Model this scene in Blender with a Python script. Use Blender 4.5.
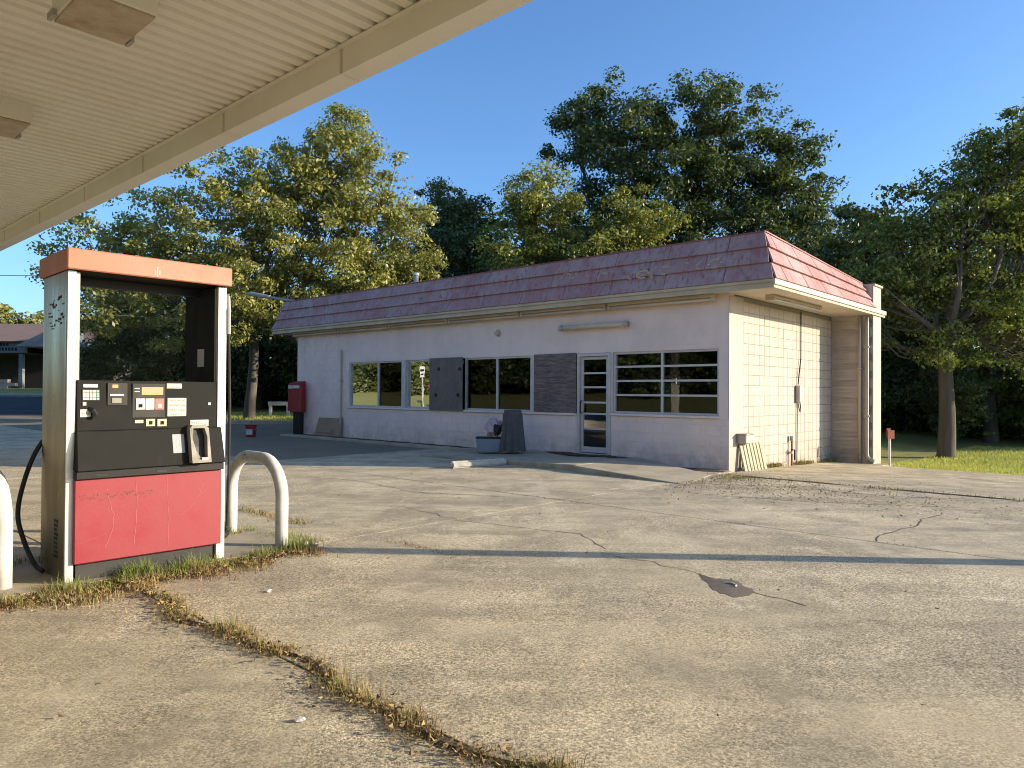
import bpy, bmesh, math, random
import numpy as np
from mathutils import Vector, Matrix

for o in list(bpy.data.objects):
    bpy.data.objects.remove(o)
scene = bpy.context.scene
col = scene.collection
R = math.radians

# ------------------------------------------------------------------ camera
F, PITCH, ROLL, YAW, HC = 723.47, .0109, .0063, -.7355, 1.42
cp, sp, cr, sr = math.cos(PITCH), math.sin(PITCH), math.cos(ROLL), math.sin(ROLL)
FW = Vector((0, cp, sp)); U0 = Vector((0, -sp, cp)); R0 = Vector((1, 0, 0))
RT = cr*R0 + sr*U0; UP = -sr*R0 + cr*U0
CAM = Vector((0, 0, HC))
cd = bpy.data.cameras.new('camera'); cam = bpy.data.objects.new('camera', cd); col.objects.link(cam)
cd.sensor_width = 36; cd.lens = F/1024*36; cd.clip_start = .05; cd.clip_end = 3000
cam.matrix_world = Matrix(((RT.x, UP.x, -FW.x, 0), (RT.y, UP.y, -FW.y, 0), (RT.z, UP.z, -FW.z, HC), (0, 0, 0, 1)))
scene.camera = cam

# ------------------------------------------------------------------ light
SUN_AZ, SUN_EL = R(-3.0), R(15.3)          # azimuth from +X, anticlockwise
world = bpy.data.worlds.new('World'); scene.world = world; world.use_nodes = True
wn = world.node_tree.nodes; wl = world.node_tree.links
sky = wn.new('ShaderNodeTexSky'); sky.sky_type = 'NISHITA'; sky.sun_disc = False
sky.sun_elevation = SUN_EL; sky.sun_rotation = R(90) - SUN_AZ
sky.air_density = 1.0; sky.dust_density = 1.0; sky.ozone_density = 5.6; sky.altitude = 0
bg = wn['Background']; bg.inputs['Strength'].default_value = .15
wl.new(sky.outputs['Color'], bg.inputs['Color'])
sd = bpy.data.lights.new('sun', 'SUN'); sd.energy = 4.1; sd.angle = R(.5); sd.color = (1, .865, .67)
sun = bpy.data.objects.new('sun', sd); col.objects.link(sun)
S = Vector((math.cos(SUN_EL)*math.cos(SUN_AZ), math.cos(SUN_EL)*math.sin(SUN_AZ), math.sin(SUN_EL)))
sun.rotation_euler = S.to_track_quat('Z', 'Y').to_euler(); sun.location = (30, -10, 30)
vs = scene.view_settings; vs.view_transform = 'Standard'; vs.look = 'None'; vs.gamma = 1; vs.use_curve_mapping = False
vs.exposure = .94
scene.cycles.use_denoising = True; scene.cycles.filter_width = 1.05
scene.cycles.max_bounces = 5; scene.cycles.diffuse_bounces = 3; scene.cycles.transmission_bounces = 3; scene.cycles.glossy_bounces = 3; scene.cycles.transparent_max_bounces = 16
scene.cycles.sample_clamp_indirect = 6; scene.cycles.caustics_reflective = False; scene.cycles.caustics_refractive = False

# ------------------------------------------------------------------ helpers
cy_, sy_ = math.cos(YAW), math.sin(YAW)
RP = Vector((cy_, sy_, 0)); BQ = Vector((-sy_, cy_, 0)); C0 = Vector((3.993, 13.308, 0))
def W(p, q, z=0): return C0 + p*RP + q*BQ + Vector((0, 0, z))
def site_of(x, y):
    d = Vector((x, y, 0)) - C0
    return d.dot(RP), d.dot(BQ)
def ray(u, v): return FW + (u-512)/F*RT + (384-v)/F*UP
def at_y(u, v, Y):
    d = ray(u, v); return CAM + d*(Y/d.y)
def on_q(u, v, q):
    d = ray(u, v); t = (q - (CAM-C0).dot(BQ))/d.dot(BQ); P = CAM + t*d - C0
    return P.dot(RP), P.z
def on_p(u, v, p):
    d = ray(u, v); t = (p - (CAM-C0).dot(RP))/d.dot(RP); P = CAM + t*d - C0
    return P.dot(BQ), P.z
def on_z(u, v, z=0):
    d = ray(u, v); return CAM + d*((z-HC)/d.z)

def tag(o, label=None, cat=None, group=None, kind=None):
    if label: o['label'] = label
    if cat: o['category'] = cat
    if group: o['group'] = group
    if kind: o['kind'] = kind
    return o
def empty(name, loc, rz=0, **k):
    o = bpy.data.objects.new(name, None); col.objects.link(o)
    o.location = loc; o.rotation_euler = (0, 0, rz); o.empty_display_size = .2
    return tag(o, **k)
def sempty(name, p, q, z=0, rz=0, **k): return empty(name, W(p, q, z), YAW+rz, **k)

class MB:
    def __init__(s): s.bm = bmesh.new()
    def add(s, vs_, fs):
        v = [s.bm.verts.new(a) for a in vs_]
        for f in fs:
            try: s.bm.faces.new([v[i] for i in f])
            except ValueError: pass
        return s
    def box(s, x0, x1, y0, y1, z0, z1):
        return s.add([(x0,y0,z0),(x1,y0,z0),(x1,y1,z0),(x0,y1,z0),(x0,y0,z1),(x1,y0,z1),(x1,y1,z1),(x0,y1,z1)],
                     [(0,3,2,1),(4,5,6,7),(0,1,5,4),(1,2,6,5),(2,3,7,6),(3,0,4,7)])
    def hexa(s, v): return s.add(v, [(0,3,2,1),(4,5,6,7),(0,1,5,4),(1,2,6,5),(2,3,7,6),(3,0,4,7)])
    def tube(s, pts, rad, n=10, cap=True):
        pts = [Vector(a) for a in pts]; m = len(pts)
        rad = rad if hasattr(rad, '__len__') else [rad]*m
        prev = None; rings = []
        for i, P in enumerate(pts):
            t = (pts[min(i+1, m-1)] - pts[max(i-1, 0)]).normalized()
            if prev is None:
                a = Vector((0, 0, 1)) if abs(t.z) < .9 else Vector((1, 0, 0))
                x = t.cross(a).normalized()
            else:
                x = (prev - t*prev.dot(t)).normalized()
            prev = x; y = t.cross(x)
            rings.append([s.bm.verts.new(P + rad[i]*(math.cos(2*math.pi*k/n)*x + math.sin(2*math.pi*k/n)*y)) for k in range(n)])
        for i in range(m-1):
            for k in range(n):
                s.bm.faces.new((rings[i][k], rings[i][(k+1) % n], rings[i+1][(k+1) % n], rings[i+1][k]))
        if cap:
            s.bm.faces.new(rings[0][::-1]); s.bm.faces.new(rings[-1])
        return s
    def lathe(s, prof, n=16, c=(0, 0)):
        rings = [[s.bm.verts.new((c[0]+r*math.cos(2*math.pi*k/n), c[1]+r*math.sin(2*math.pi*k/n), z)) for k in range(n)] for r, z in prof]
        for i in range(len(rings)-1):
            for k in range(n):
                s.bm.faces.new((rings[i][k], rings[i][(k+1) % n], rings[i+1][(k+1) % n], rings[i+1][k]))
        s.bm.faces.new(rings[0][::-1]); s.bm.faces.new(rings[-1])
        return s
    def prism(s, poly, z0, z1):
        n = len(poly)
        return s.add([(x, y, z0) for x, y in poly] + [(x, y, z1) for x, y in poly],
                     [tuple(range(n))[::-1], tuple(range(n, 2*n))] + [(i, (i+1) % n, n+(i+1) % n, n+i) for i in range(n)])
    def mesh(s, name, bevel=0, smooth=False, seg=1):
        bm = s.bm
        if bevel: bmesh.ops.bevel(bm, geom=bm.edges[:], offset=bevel, segments=seg, affect='EDGES', clamp_overlap=True)
        bmesh.ops.recalc_face_normals(bm, faces=bm.faces[:])
        me = bpy.data.meshes.new(name); bm.to_mesh(me); bm.free()
        if smooth:
            for f in me.polygons: f.use_smooth = True
        return me
    def build(s, name, mat, parent=None, bevel=0, smooth=False, seg=1, **k):
        return link(name, s.mesh(name, bevel, smooth, seg), mat, parent, **k)
def link(name, me, mat, parent=None, loc=None, rot=None, **k):
    o = bpy.data.objects.new(name, me); col.objects.link(o)
    if mat is not None and not me.materials: me.materials.append(mat)
    if parent: o.parent = parent
    if loc is not None: o.location = loc
    if rot is not None: o.rotation_euler = rot
    return tag(o, **k)
def box(name, mat, parent, x0, x1, y0, y1, z0, z1, bevel=0, **k):
    return MB().box(x0, x1, y0, y1, z0, z1).build(name, mat, parent, bevel, **k)

# ------------------------------------------------------------------ materials
def new_mat(name):
    m = bpy.data.materials.new(name); m.use_nodes = True
    nt = m.node_tree; b = nt.nodes['Principled BSDF']
    return m, nt, b
def N(nt, t, **k):
    n = nt.nodes.new(t)
    for a, v in k.items():
        if a in n.inputs: n.inputs[a].default_value = v
        else: setattr(n, a, v)
    return n
def mixc(nt, fac, a, b, mode='MIX'):
    n = nt.nodes.new('ShaderNodeMix'); n.data_type = 'RGBA'; n.blend_type = mode
    for i, v in ((0, fac), (6, a), (7, b)):
        if hasattr(v, 'is_linked') or isinstance(v, bpy.types.NodeSocket): nt.links.new(v, n.inputs[i])
        elif i and len(v) == 3: n.inputs[i].default_value = (*v, 1)
        else: n.inputs[i].default_value = v
    return n.outputs[2]
def ramp(nt, sock, p0, p1, lo=0., hi=1.):
    n = nt.nodes.new('ShaderNodeMapRange'); n.inputs[1].default_value = p0; n.inputs[2].default_value = p1
    n.inputs[3].default_value = lo; n.inputs[4].default_value = hi
    nt.links.new(sock, n.inputs[0]); return n.outputs[0]
def math_(nt, op, a, b=None):
    n = nt.nodes.new('ShaderNodeMath'); n.operation = op
    for i, v in ((0, a), (1, b)):
        if v is None: continue
        if isinstance(v, bpy.types.NodeSocket): nt.links.new(v, n.inputs[i])
        else: n.inputs[i].default_value = v
    return n.outputs[0]
def coords(nt, kind='Object', scale=(1, 1, 1), rot=(0, 0, 0)):
    if kind == 'World':
        src = N(nt, 'ShaderNodeNewGeometry').outputs['Position']
    else:
        src = N(nt, 'ShaderNodeTexCoord').outputs[kind]
    mp = N(nt, 'ShaderNodeMapping'); mp.inputs['Scale'].default_value = scale; mp.inputs['Rotation'].default_value = rot
    nt.links.new(src, mp.inputs['Vector']); return mp.outputs['Vector']
def noise(nt, vec, scale, detail=4, rough=.6, dist=0):
    n = N(nt, 'ShaderNodeTexNoise'); n.inputs['Scale'].default_value = scale; n.inputs['Detail'].default_value = detail
    n.inputs['Roughness'].default_value = rough; n.inputs['Distortion'].default_value = dist
    nt.links.new(vec, n.inputs['Vector']); return n.outputs['Fac']
def bump(nt, b, h, strength=.3, dist=.01):
    n = N(nt, 'ShaderNodeBump'); n.inputs['Strength'].default_value = strength; n.inputs['Distance'].default_value = dist
    nt.links.new(h, n.inputs['Height']); nt.links.new(n.outputs['Normal'], b.inputs['Normal'])

def worn(name, c, dirt=(.12, .1, .08), amt=.35, rough=.6, metal=0, scale=3., streak=False, b=.15, fine=60, rand=0., spec=.5, kind='World'):
    """paint or metal with blotchy wear and dirt of its own"""
    m, nt, bs = new_mat(name)
    v = coords(nt, kind, (1, 1, .12) if streak else (1, 1, 1))
    n1 = noise(nt, v, scale, 6, .65)
    v2 = coords(nt, kind)
    n2 = noise(nt, v2, fine, 3, .6)
    f = ramp(nt, n1, .42, .75, 0, amt)
    cc = mixc(nt, f, c, dirt)
    cc = mixc(nt, ramp(nt, n2, .3, .7, 0, .18), cc, tuple(x*.72 for x in c))
    if rand:
        oi = N(nt, 'ShaderNodeObjectInfo')
        cc = mixc(nt, ramp(nt, oi.outputs['Random'], 0, 1, 0, rand), cc, tuple(x*.6 for x in c))
    nt.links.new(cc, bs.inputs['Base Color'])
    bs.inputs['Metallic'].default_value = metal
    bs.inputs['Specular IOR Level'].default_value = spec
    nt.links.new(ramp(nt, n1, .3, .7, max(rough-.12, .05), min(rough+.15, 1)), bs.inputs['Roughness'])
    if b: bump(nt, bs, n2, b, .004)
    return m
def flat(name, c, rough=.5, metal=0, spec=.5):
    return worn(name, c, tuple(x*.5 for x in c), .25, rough, metal, 8, b=.05, spec=spec)

# concrete paving
def concrete_mat():
    m, nt, b = new_mat('lot_concrete')
    v = coords(nt, 'World')
    big = noise(nt, v, .38, 6, .62, .6); mid = noise(nt, v, 1.15, 9, .72, .4); lite = noise(nt, v, 1.9, 8, .7, .3)
    strk = noise(nt, coords(nt, 'World', (.22, 1.5, 1), (0, 0, YAW+R(14))), 1.0, 8, .68)
    strk2 = noise(nt, coords(nt, 'World', (1.7, .10, 1), (0, 0, YAW+R(-20))), 1.2, 6, .6)
    c = mixc(nt, ramp(nt, big, .34, .66), (.47, .39, .255), (.63, .525, .345))
    c = mixc(nt, ramp(nt, mid, .44, .62, 0, .9), c, (.335, .285, .195))
    c = mixc(nt, ramp(nt, strk, .48, .64, 0, .75), c, (.31, .262, .18))
    c = mixc(nt, ramp(nt, lite, .54, .68, 0, .75), c, (.66, .56, .385))
    c = mixc(nt, ramp(nt, strk2, .55, .68, 0, .45), c, (.62, .53, .365))
    zone = ramp(nt, noise(nt, v, .55, 6, .65, .6), .38, .56)
    vo = N(nt, 'ShaderNodeTexVoronoi'); vo.inputs['Scale'].default_value = 105; nt.links.new(v, vo.inputs['Vector'])
    sc = N(nt, 'ShaderNodeSeparateColor'); nt.links.new(vo.outputs['Color'], sc.inputs[0])
    g = N(nt, 'ShaderNodeCombineColor'); agg = ramp(nt, sc.outputs[0], 0, 1, .50, 1.75)
    for i in range(3): nt.links.new(agg, g.inputs[i])
    c = mixc(nt, ramp(nt, zone, 0, 1, .3, 1.), c, g.outputs[0], 'MULTIPLY')
    pits = ramp(nt, noise(nt, v, 70, 5, .8), .53, .60, 0, .9)
    c = mixc(nt, math_(nt, 'MULTIPLY', pits, ramp(nt, zone, 0, 1, .3, 1)), c, (.11, .088, .058))
    specks = ramp(nt, noise(nt, v, 17, 3, .6), .70, .74, 0, .8)
    c = mixc(nt, specks, c, (.14, .11, .075))
    nt.links.new(c, b.inputs['Base Color'])
    b.inputs['Roughness'].default_value = .92; b.inputs['Specular IOR Level'].default_value = .2
    h = math_(nt, 'SUBTRACT', math_(nt, 'MULTIPLY', vo.outputs['Distance'], -.8), math_(nt, 'MULTIPLY', pits, .8))
    bump(nt, b, math_(nt, 'ADD', math_(nt, 'MULTIPLY', h, ramp(nt, zone, 0, 1, .25, 1)), math_(nt, 'MULTIPLY', mid, .5)), .45, .005)
    return m
M = {}
M['lot'] = concrete_mat()
def ground_mat(name, a, b_, c_, sc=1.2, rough=.95):
    m, nt, b = new_mat(name); v = coords(nt, 'World')
    c = mixc(nt, ramp(nt, noise(nt, v, sc, 6, .65), .3, .7), a, b_)
    c = mixc(nt, ramp(nt, noise(nt, v, sc*14, 4, .7), .45, .75, 0, .7), c, c_)
    nt.links.new(c, b.inputs['Base Color']); b.inputs['Roughness'].default_value = rough
    b.inputs['Specular IOR Level'].default_value = .2
    bump(nt, b, noise(nt, v, 30, 5, .7), .8, .04)
    return m
M['earth'] = ground_mat('grassy_earth', (.26, .27, .08), (.36, .33, .12), (.16, .18, .05))
M['dirt'] = ground_mat('joint_dirt', (.09, .065, .04), (.14, .105, .06), (.05, .04, .025), 6)
M['asphalt'] = ground_mat('asphalt', (.055, .055, .055), (.075, .072, .068), (.04, .04, .04), .8)
M['old'] = ground_mat('shade_toned_paving', (.24, .195, .135), (.31, .255, .175), (.16, .13, .09), .7)  # lot paving with the building's shade put into its colour
M['kerb'] = worn('kerb_concrete', (.42, .38, .3), (.2, .17, .13), .5, .9, scale=2)
M['walk'] = worn('walk_concrete', (.46, .385, .26), (.2, .165, .12), .8, .9, scale=1.6, b=.4)

# painted block: lavender white front, cream side
def block_mat(name, c, dirt, amt):
    m, nt, b = new_mat(name); v = coords(nt, 'World')
    n1 = noise(nt, v, 1.1, 6, .65); n2 = noise(nt, v, 55, 4, .65); n3 = noise(nt, coords(nt, 'World', (3, 3, .3)), 1.5, 5, .6)
    cc = mixc(nt, ramp(nt, n1, .42, .62, 0, .55), c, tuple(x*.80 for x in c))
    cc = mixc(nt, ramp(nt, n3, .5, .8, 0, amt), cc, dirt)
    z = N(nt, 'ShaderNodeSeparateXYZ'); nt.links.new(coords(nt, 'World'), z.inputs[0])
    low = math_(nt, 'MULTIPLY', ramp(nt, z.outputs[2], .55, .02, 0, 1.0), ramp(nt, noise(nt, v, 4, 5, .7), .35, .7))
    cc = mixc(nt, math_(nt, 'MULTIPLY', low, .95), cc, dirt)        # splash dirt at the foot of the wall
    oi = N(nt, 'ShaderNodeObjectInfo')
    cc = mixc(nt, ramp(nt, oi.outputs['Random'], 0, 1, 0, .16), cc, tuple(x*.75 for x in c))
    nt.links.new(cc, b.inputs['Base Color']); b.inputs['Roughness'].default_value = .75
    b.inputs['Specular IOR Level'].default_value = .3
    bump(nt, b, n2, .25, .006)
    return m
M['front'] = block_mat('front_wall_paint', (.88, .705, .62), (.44, .34, .28), .09)
M['cream'] = block_mat('side_wall_paint', (.56, .475, .39), (.33, .265, .19), .45)
M['mortar'] = worn('painted_mortar', (.34, .305, .235), (.22, .19, .14), .5, .9)
M['mortarf'] = worn('front_mortar', (.58, .51, .51), (.35, .29, .27), .4, .9)
M['trim'] = worn('cream_trim', (.56, .47, .33), (.25, .19, .11), .5, .65, scale=2, streak=False)
M['soffit'] = worn('soffit_paint', (.66, .57, .44), (.35, .28, .18), .4, .75, scale=1.5)
M['frame'] = worn('window_aluminium', (.62, .58, .55), (.3, .26, .22), .4, .45, .1, scale=5)
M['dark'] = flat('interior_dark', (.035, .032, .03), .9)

def roof_mat():
    m, nt, b = new_mat('red_roof_panel')
    v = coords(nt, 'Object', (1.3, 1.3, .16))
    st = noise(nt, v, 3.2, 6, .7); st2 = noise(nt, v, 11, 5, .65); bl = noise(nt, coords(nt, 'Object'), .9, 5, .6)
    c = mixc(nt, ramp(nt, st, .35, .68), (.38, .15, .135), (.44, .29, .265))
    c = mixc(nt, ramp(nt, bl, .42, .68, 0, .8), c, (.45, .345, .315))
    c = mixc(nt, ramp(nt, st2, .52, .66, 0, .8), c, (.29, .07, .06))
    c = mixc(nt, ramp(nt, noise(nt, v, 5.1, 4, .6), .58, .72, 0, .75), c, (.20, .12, .115))
    oi = N(nt, 'ShaderNodeObjectInfo')
    c = mixc(nt, ramp(nt, oi.outputs['Random'], 0, 1, 0, .38), c, (.38, .21, .19))
    nt.links.new(c, b.inputs['Base Color']); b.inputs['Roughness'].default_value = .62
    b.inputs['Specular IOR Level'].default_value = .35
    bump(nt, b, st2, .2, .005)
    return m
M['roof'] = roof_mat()
M['roof_trim'] = worn('roof_edge_red', (.26, .07, .06), (.3, .2, .17), .4, .6)
M['tan'] = worn('letter_glue', (.62, .45, .24), (.4, .25, .18), .5, .9, scale=20)

def glass_mat(name, tint=(.85, .9, .88), ior=1.6):
    m, nt, b = new_mat(name); nt.nodes.remove(b)
    out = nt.nodes['Material Output']
    tr = N(nt, 'ShaderNodeBsdfTransparent'); tr.inputs[0].default_value = (*tint, 1)
    gl = N(nt, 'ShaderNodeBsdfGlossy'); gl.inputs['Roughness'].default_value = .01
    fr = N(nt, 'ShaderNodeFresnel'); fr.inputs[0].default_value = ior
    v = coords(nt, 'World'); bp = N(nt, 'ShaderNodeBump'); bp.inputs['Strength'].default_value = .05; bp.inputs['Distance'].default_value = .02
    nt.links.new(noise(nt, v, 1.5, 2, .5), bp.inputs['Height'])
    nt.links.new(bp.outputs['Normal'], gl.inputs['Normal'])
    mx = N(nt, 'ShaderNodeMixShader'); nt.links.new(fr.outputs[0], mx.inputs[0]); nt.links.new(tr.outputs[0], mx.inputs[1]); nt.links.new(gl.outputs[0], mx.inputs[2])
    nt.links.new(mx.outputs[0], out.inputs['Surface'])
    return m
M['glass'] = glass_mat('window_glass', (.7, .74, .74), 1.68)
M['pglass'] = glass_mat('pump_glass', (.84, .84, .82), 1.09)

def ply_mat(name, vert, c0, c1):
    m, nt, b = new_mat(name)
    v = coords(nt, 'Object', (14, 1, 1.1) if vert else (1.3, 1, 11))
    n = noise(nt, v, 2.2, 6, .65, 1.4)
    c = mixc(nt, ramp(nt, n, .36, .66), c0, c1)
    c = mixc(nt, ramp(nt, noise(nt, coords(nt, 'Object'), 2, 4, .6), .4, .75, 0, .5), c, tuple(x*.6 for x in c0))
    nt.links.new(c, b.inputs['Base Color']); b.inputs['Roughness'].default_value = .9
    bump(nt, b, n, .4, .004); return m
M['ply1'] = ply_mat('grey_plywood', True, (.15, .118, .10), (.23, .185, .16))
M['ply2'] = ply_mat('weathered_plywood', False, (.10, .075, .065), (.30, .235, .205))

M['steel'] = worn('brushed_steel', (.30, .235, .13), (.17, .13, .075), .5, .30, .9, scale=4, streak=True, b=.03)
M['white_post'] = worn('pump_post_enamel', (.74, .71, .63), (.4, .36, .3), .35, .38, .35, scale=5, streak=True)
M['orange'] = worn('pump_cap_orange', (.48, .175, .10), (.42, .2, .13), .35, .5, scale=3)
M['red_panel'] = worn('faded_red_panel', (.30, .026, .034), (.30, .060, .062), .5, .5, scale=4)
M['pblack'] = worn('pump_black', (.014, .013, .012), (.035, .03, .026), .5, .5, scale=5, spec=.3)
M['pgrey'] = worn('pump_grey', (.017, .0165, .0145), (.040, .038, .031), .6, .7, scale=6, spec=.12)
M['pgrey2'] = worn('pump_grey_light', (.065, .062, .054), (.045, .042, .036), .4, .65, scale=9, spec=.15)
M['paper'] = worn('sticker_white', (.72, .68, .58), (.45, .4, .33), .4, .6, scale=40)
M['paper_y'] = worn('sticker_yellow', (.66, .62, .34), (.45, .4, .2), .4, .6, scale=40)
M['lcd'] = worn('amber_lcd', (.52, .34, .14), (.42, .32, .2), .4, .35, scale=30)
M['navy'] = flat('navy_sticker', (.05, .08, .20))
M['green_key'] = flat('green_keys', (.30, .50, .38))
M['redb'] = flat('red_button', (.55, .16, .12))
M['beige'] = worn('nozzle_boot_beige', (.30, .265, .205), (.13, .11, .085), .4, .6, scale=10)
M['black'] = flat('black_rubber', (.012, .012, .012), .55)
M['scratch'] = flat('pale_scratch', (.52, .13, .13), .7)
M['residue'] = flat('dark_residue', (.16, .085, .06), .9)
M['bollard'] = worn('bollard_white', (.74, .70, .62), (.35, .28, .2), .55, .6, scale=7)
M['canopy'] = worn('canopy_enamel', (.88, .845, .74), (.66, .59, .46), .35, .5, scale=1.2)
M['lens'] = worn('dirty_lens', (.52, .44, .31), (.30, .22, .12), .8, .5, scale=6)
M['redpaint'] = worn('deep_red_paint', (.30, .02, .018), (.16, .02, .02), .5, .45, scale=4)
M['white'] = worn('old_white', (.66, .64, .60), (.35, .32, .27), .4, .6)
M['cardboard'] = worn('cardboard', (.36, .235, .15), (.22, .14, .09), .5, .9)
M['bluegrey'] = worn('blue_grey_plastic', (.21, .25, .31), (.12, .13, .15), .4, .5)
M['cloth'] = worn('grey_cloth', (.10, .10, .095), (.05, .05, .05), .5, .95, scale=6, b=.3)
M['pinkcloth'] = worn('pale_pink_cloth', (.50, .42, .45), (.25, .2, .22), .5, .95, scale=8)
M['galv'] = worn('galvanised', (.42, .40, .37), (.25, .22, .18), .4, .5, .3)
M['pipe'] = worn('painted_pipe', (.52, .46, .38), (.3, .24, .17), .4, .6)
M['slat'] = worn('weathered_slat', (.50, .43, .29), (.25, .2, .12), .5, .9, scale=8)
M['rust'] = worn('rusty_red', (.36, .10, .05), (.2, .08, .05), .5, .8)
M['bark'] = worn('bark', (.13, .105, .08), (.05, .04, .03), .7, .95, scale=7, streak=True, b=.8, fine=18)
M['bark2'] = worn('grey_bark', (.13, .11, .085), (.06, .05, .04), .7, .95, scale=7, streak=True, b=.8, fine=18)
M['crack'] = flat('crack_dark', (.085, .070, .048), 1)
M['stone'] = worn('pale_stone', (.38, .34, .29), (.2, .17, .14), .5, .9, scale=1)
M['brownroof'] = worn('brown_shingle', (.26, .16, .115), (.18, .11, .08), .5, .9, scale=1)
M['nb_shaded'] = worn('neighbour_shaded_white', (.20, .22, .23), (.12, .13, .13), .4, .8)  # white trim coloured grey to stand for the shade over this building
M['stop'] = worn('parking_stop_paint', (.42, .41, .36), (.22, .2, .16), .7, .9, scale=8)
M['pink'] = flat('hot_pink', (.75, .05, .22))
m, nt, b = new_mat('wet_patch'); b.inputs['Base Color'].default_value = (.10, .082, .062, 1); b.inputs['Roughness'].default_value = .35
c = mixc(nt, ramp(nt, noise(nt, coords(nt, 'World'), 14, 5, .7), .4, .7), (.10, .08, .06), (.19, .155, .115)); nt.links.new(c, b.inputs['Base Color'])
M['wet'] = m

def leaf_mat(name, dark, light, trans=.35):
    m, nt, b = new_mat(name); nt.nodes.remove(b); out = nt.nodes['Material Output']
    at = N(nt, 'ShaderNodeAttribute'); at.attribute_name = 'tint'
    g = N(nt, 'ShaderNodeNewGeometry')
    f = math_(nt, 'ADD', math_(nt, 'MULTIPLY', at.outputs['Fac'], .65), math_(nt, 'MULTIPLY', g.outputs['Random Per Island'], .35))
    c = mixc(nt, f, dark, light)
    d = N(nt, 'ShaderNodeBsdfDiffuse'); t = N(nt, 'ShaderNodeBsdfTranslucent'); gl = N(nt, 'ShaderNodeBsdfGlossy'); gl.inputs['Roughness'].default_value = .45
    gl.inputs['Color'].default_value = (.5, .5, .5, 1)
    nt.links.new(c, d.inputs[0]); nt.links.new(mixc(nt, 1., c, (1.1, 1.15, .6), 'MULTIPLY'), t.inputs[0])
    m1 = N(nt, 'ShaderNodeMixShader'); m1.inputs[0].default_value = trans
    nt.links.new(d.outputs[0], m1.inputs[1]); nt.links.new(t.outputs[0], m1.inputs[2])
    m2 = N(nt, 'ShaderNodeMixShader'); m2.inputs[0].default_value = .06
    nt.links.new(m1.outputs[0], m2.inputs[1]); nt.links.new(gl.outputs[0], m2.inputs[2])
    nt.links.new(m2.outputs[0], out.inputs['Surface'])
    return m
M['leaf_pale'] = leaf_mat('leaf_pale', (.135, .155, .033), (.47, .43, .11))
M['leaf_dark'] = leaf_mat('leaf_dark', (.04, .062, .016), (.14, .175, .05))
M['leaf_gold'] = leaf_mat('leaf_gold', (.085, .11, .02), (.40, .385, .075))
M['leaf_mid'] = leaf_mat('leaf_mid', (.07, .105, .02), (.34, .36, .075))
M['leaf_blue'] = leaf_mat('leaf_conifer', (.055, .08, .034), (.17, .21, .085), .2)
M['grass'] = leaf_mat('grass_blade', (.32, .37, .085), (.70, .66, .20), .3)
m, nt, b = new_mat('weed_blade')
at = N(nt, 'ShaderNodeAttribute'); at.attribute_name = 'tint'
cr_ = N(nt, 'ShaderNodeValToRGB'); e = cr_.color_ramp.elements
e[0].position = 0; e[0].color = (.10, .055, .028, 1); e[1].position = 1; e[1].color = (.13, .20, .035, 1)
for p_, c_ in ((.3, (.27, .17, .075, 1)), (.55, (.42, .32, .13, 1)), (.75, (.26, .27, .07, 1))):
    x = cr_.color_ramp.elements.new(p_); x.color = c_
nt.links.new(at.outputs['Fac'], cr_.inputs[0]); nt.links.new(cr_.outputs[0], b.inputs['Base Color']); b.inputs['Roughness'].default_value = .8
b.inputs['Specular IOR Level'].default_value = .2
M['weed'] = m

# ------------------------------------------------------------------ ground
def sst(a, b_, x):
    t = np.clip((x-a)/(b_-a), 0, 1); return t*t*(3-2*t)
def G(x, y):
    """terrain height"""
    x = np.asarray(x, float); y = np.asarray(y, float)
    p = (x-C0.x)*RP.x + (y-C0.y)*RP.y; q = (x-C0.x)*BQ.x + (y-C0.y)*BQ.y
    z = -.07 + 0*x
    z = z - .035*np.clip(q, 0, 9)*sst(-3, 0, p)
    z = z + 1.5*sst(40, 60, y)*sst(-12, -26, x)
    z = z + .22*sst(30.8, 31.4, y)*sst(4, -2, x)*sst(-21, -19.5, x)
    z = z + 1.6*sst(-25, -48, q)
    return z
def gz(x, y): return float(G(x, y))
def axis():
    a = np.concatenate([[-1500, -700, -350, -220], np.arange(-150, -40, 5), np.arange(-40, 40, 1.), np.arange(40, 151, 5), [220, 350, 700, 1500]])
    return a
xs = axis(); ys = axis(); nx, ny = len(xs), len(ys)
XX, YY = np.meshgrid(xs, ys); ZZ = G(XX, YY)
me = bpy.data.meshes.new('ground')
vv = np.stack([XX, YY, ZZ], -1).reshape(-1, 3)
idx = np.arange(nx*ny).reshape(ny, nx)
ff = np.stack([idx[:-1, :-1], idx[:-1, 1:], idx[1:, 1:], idx[1:, :-1]], -1).reshape(-1, 4)
me.from_pydata(vv.tolist(), [], ff.tolist())
link('ground', me, M['earth'], kind='structure')

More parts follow.
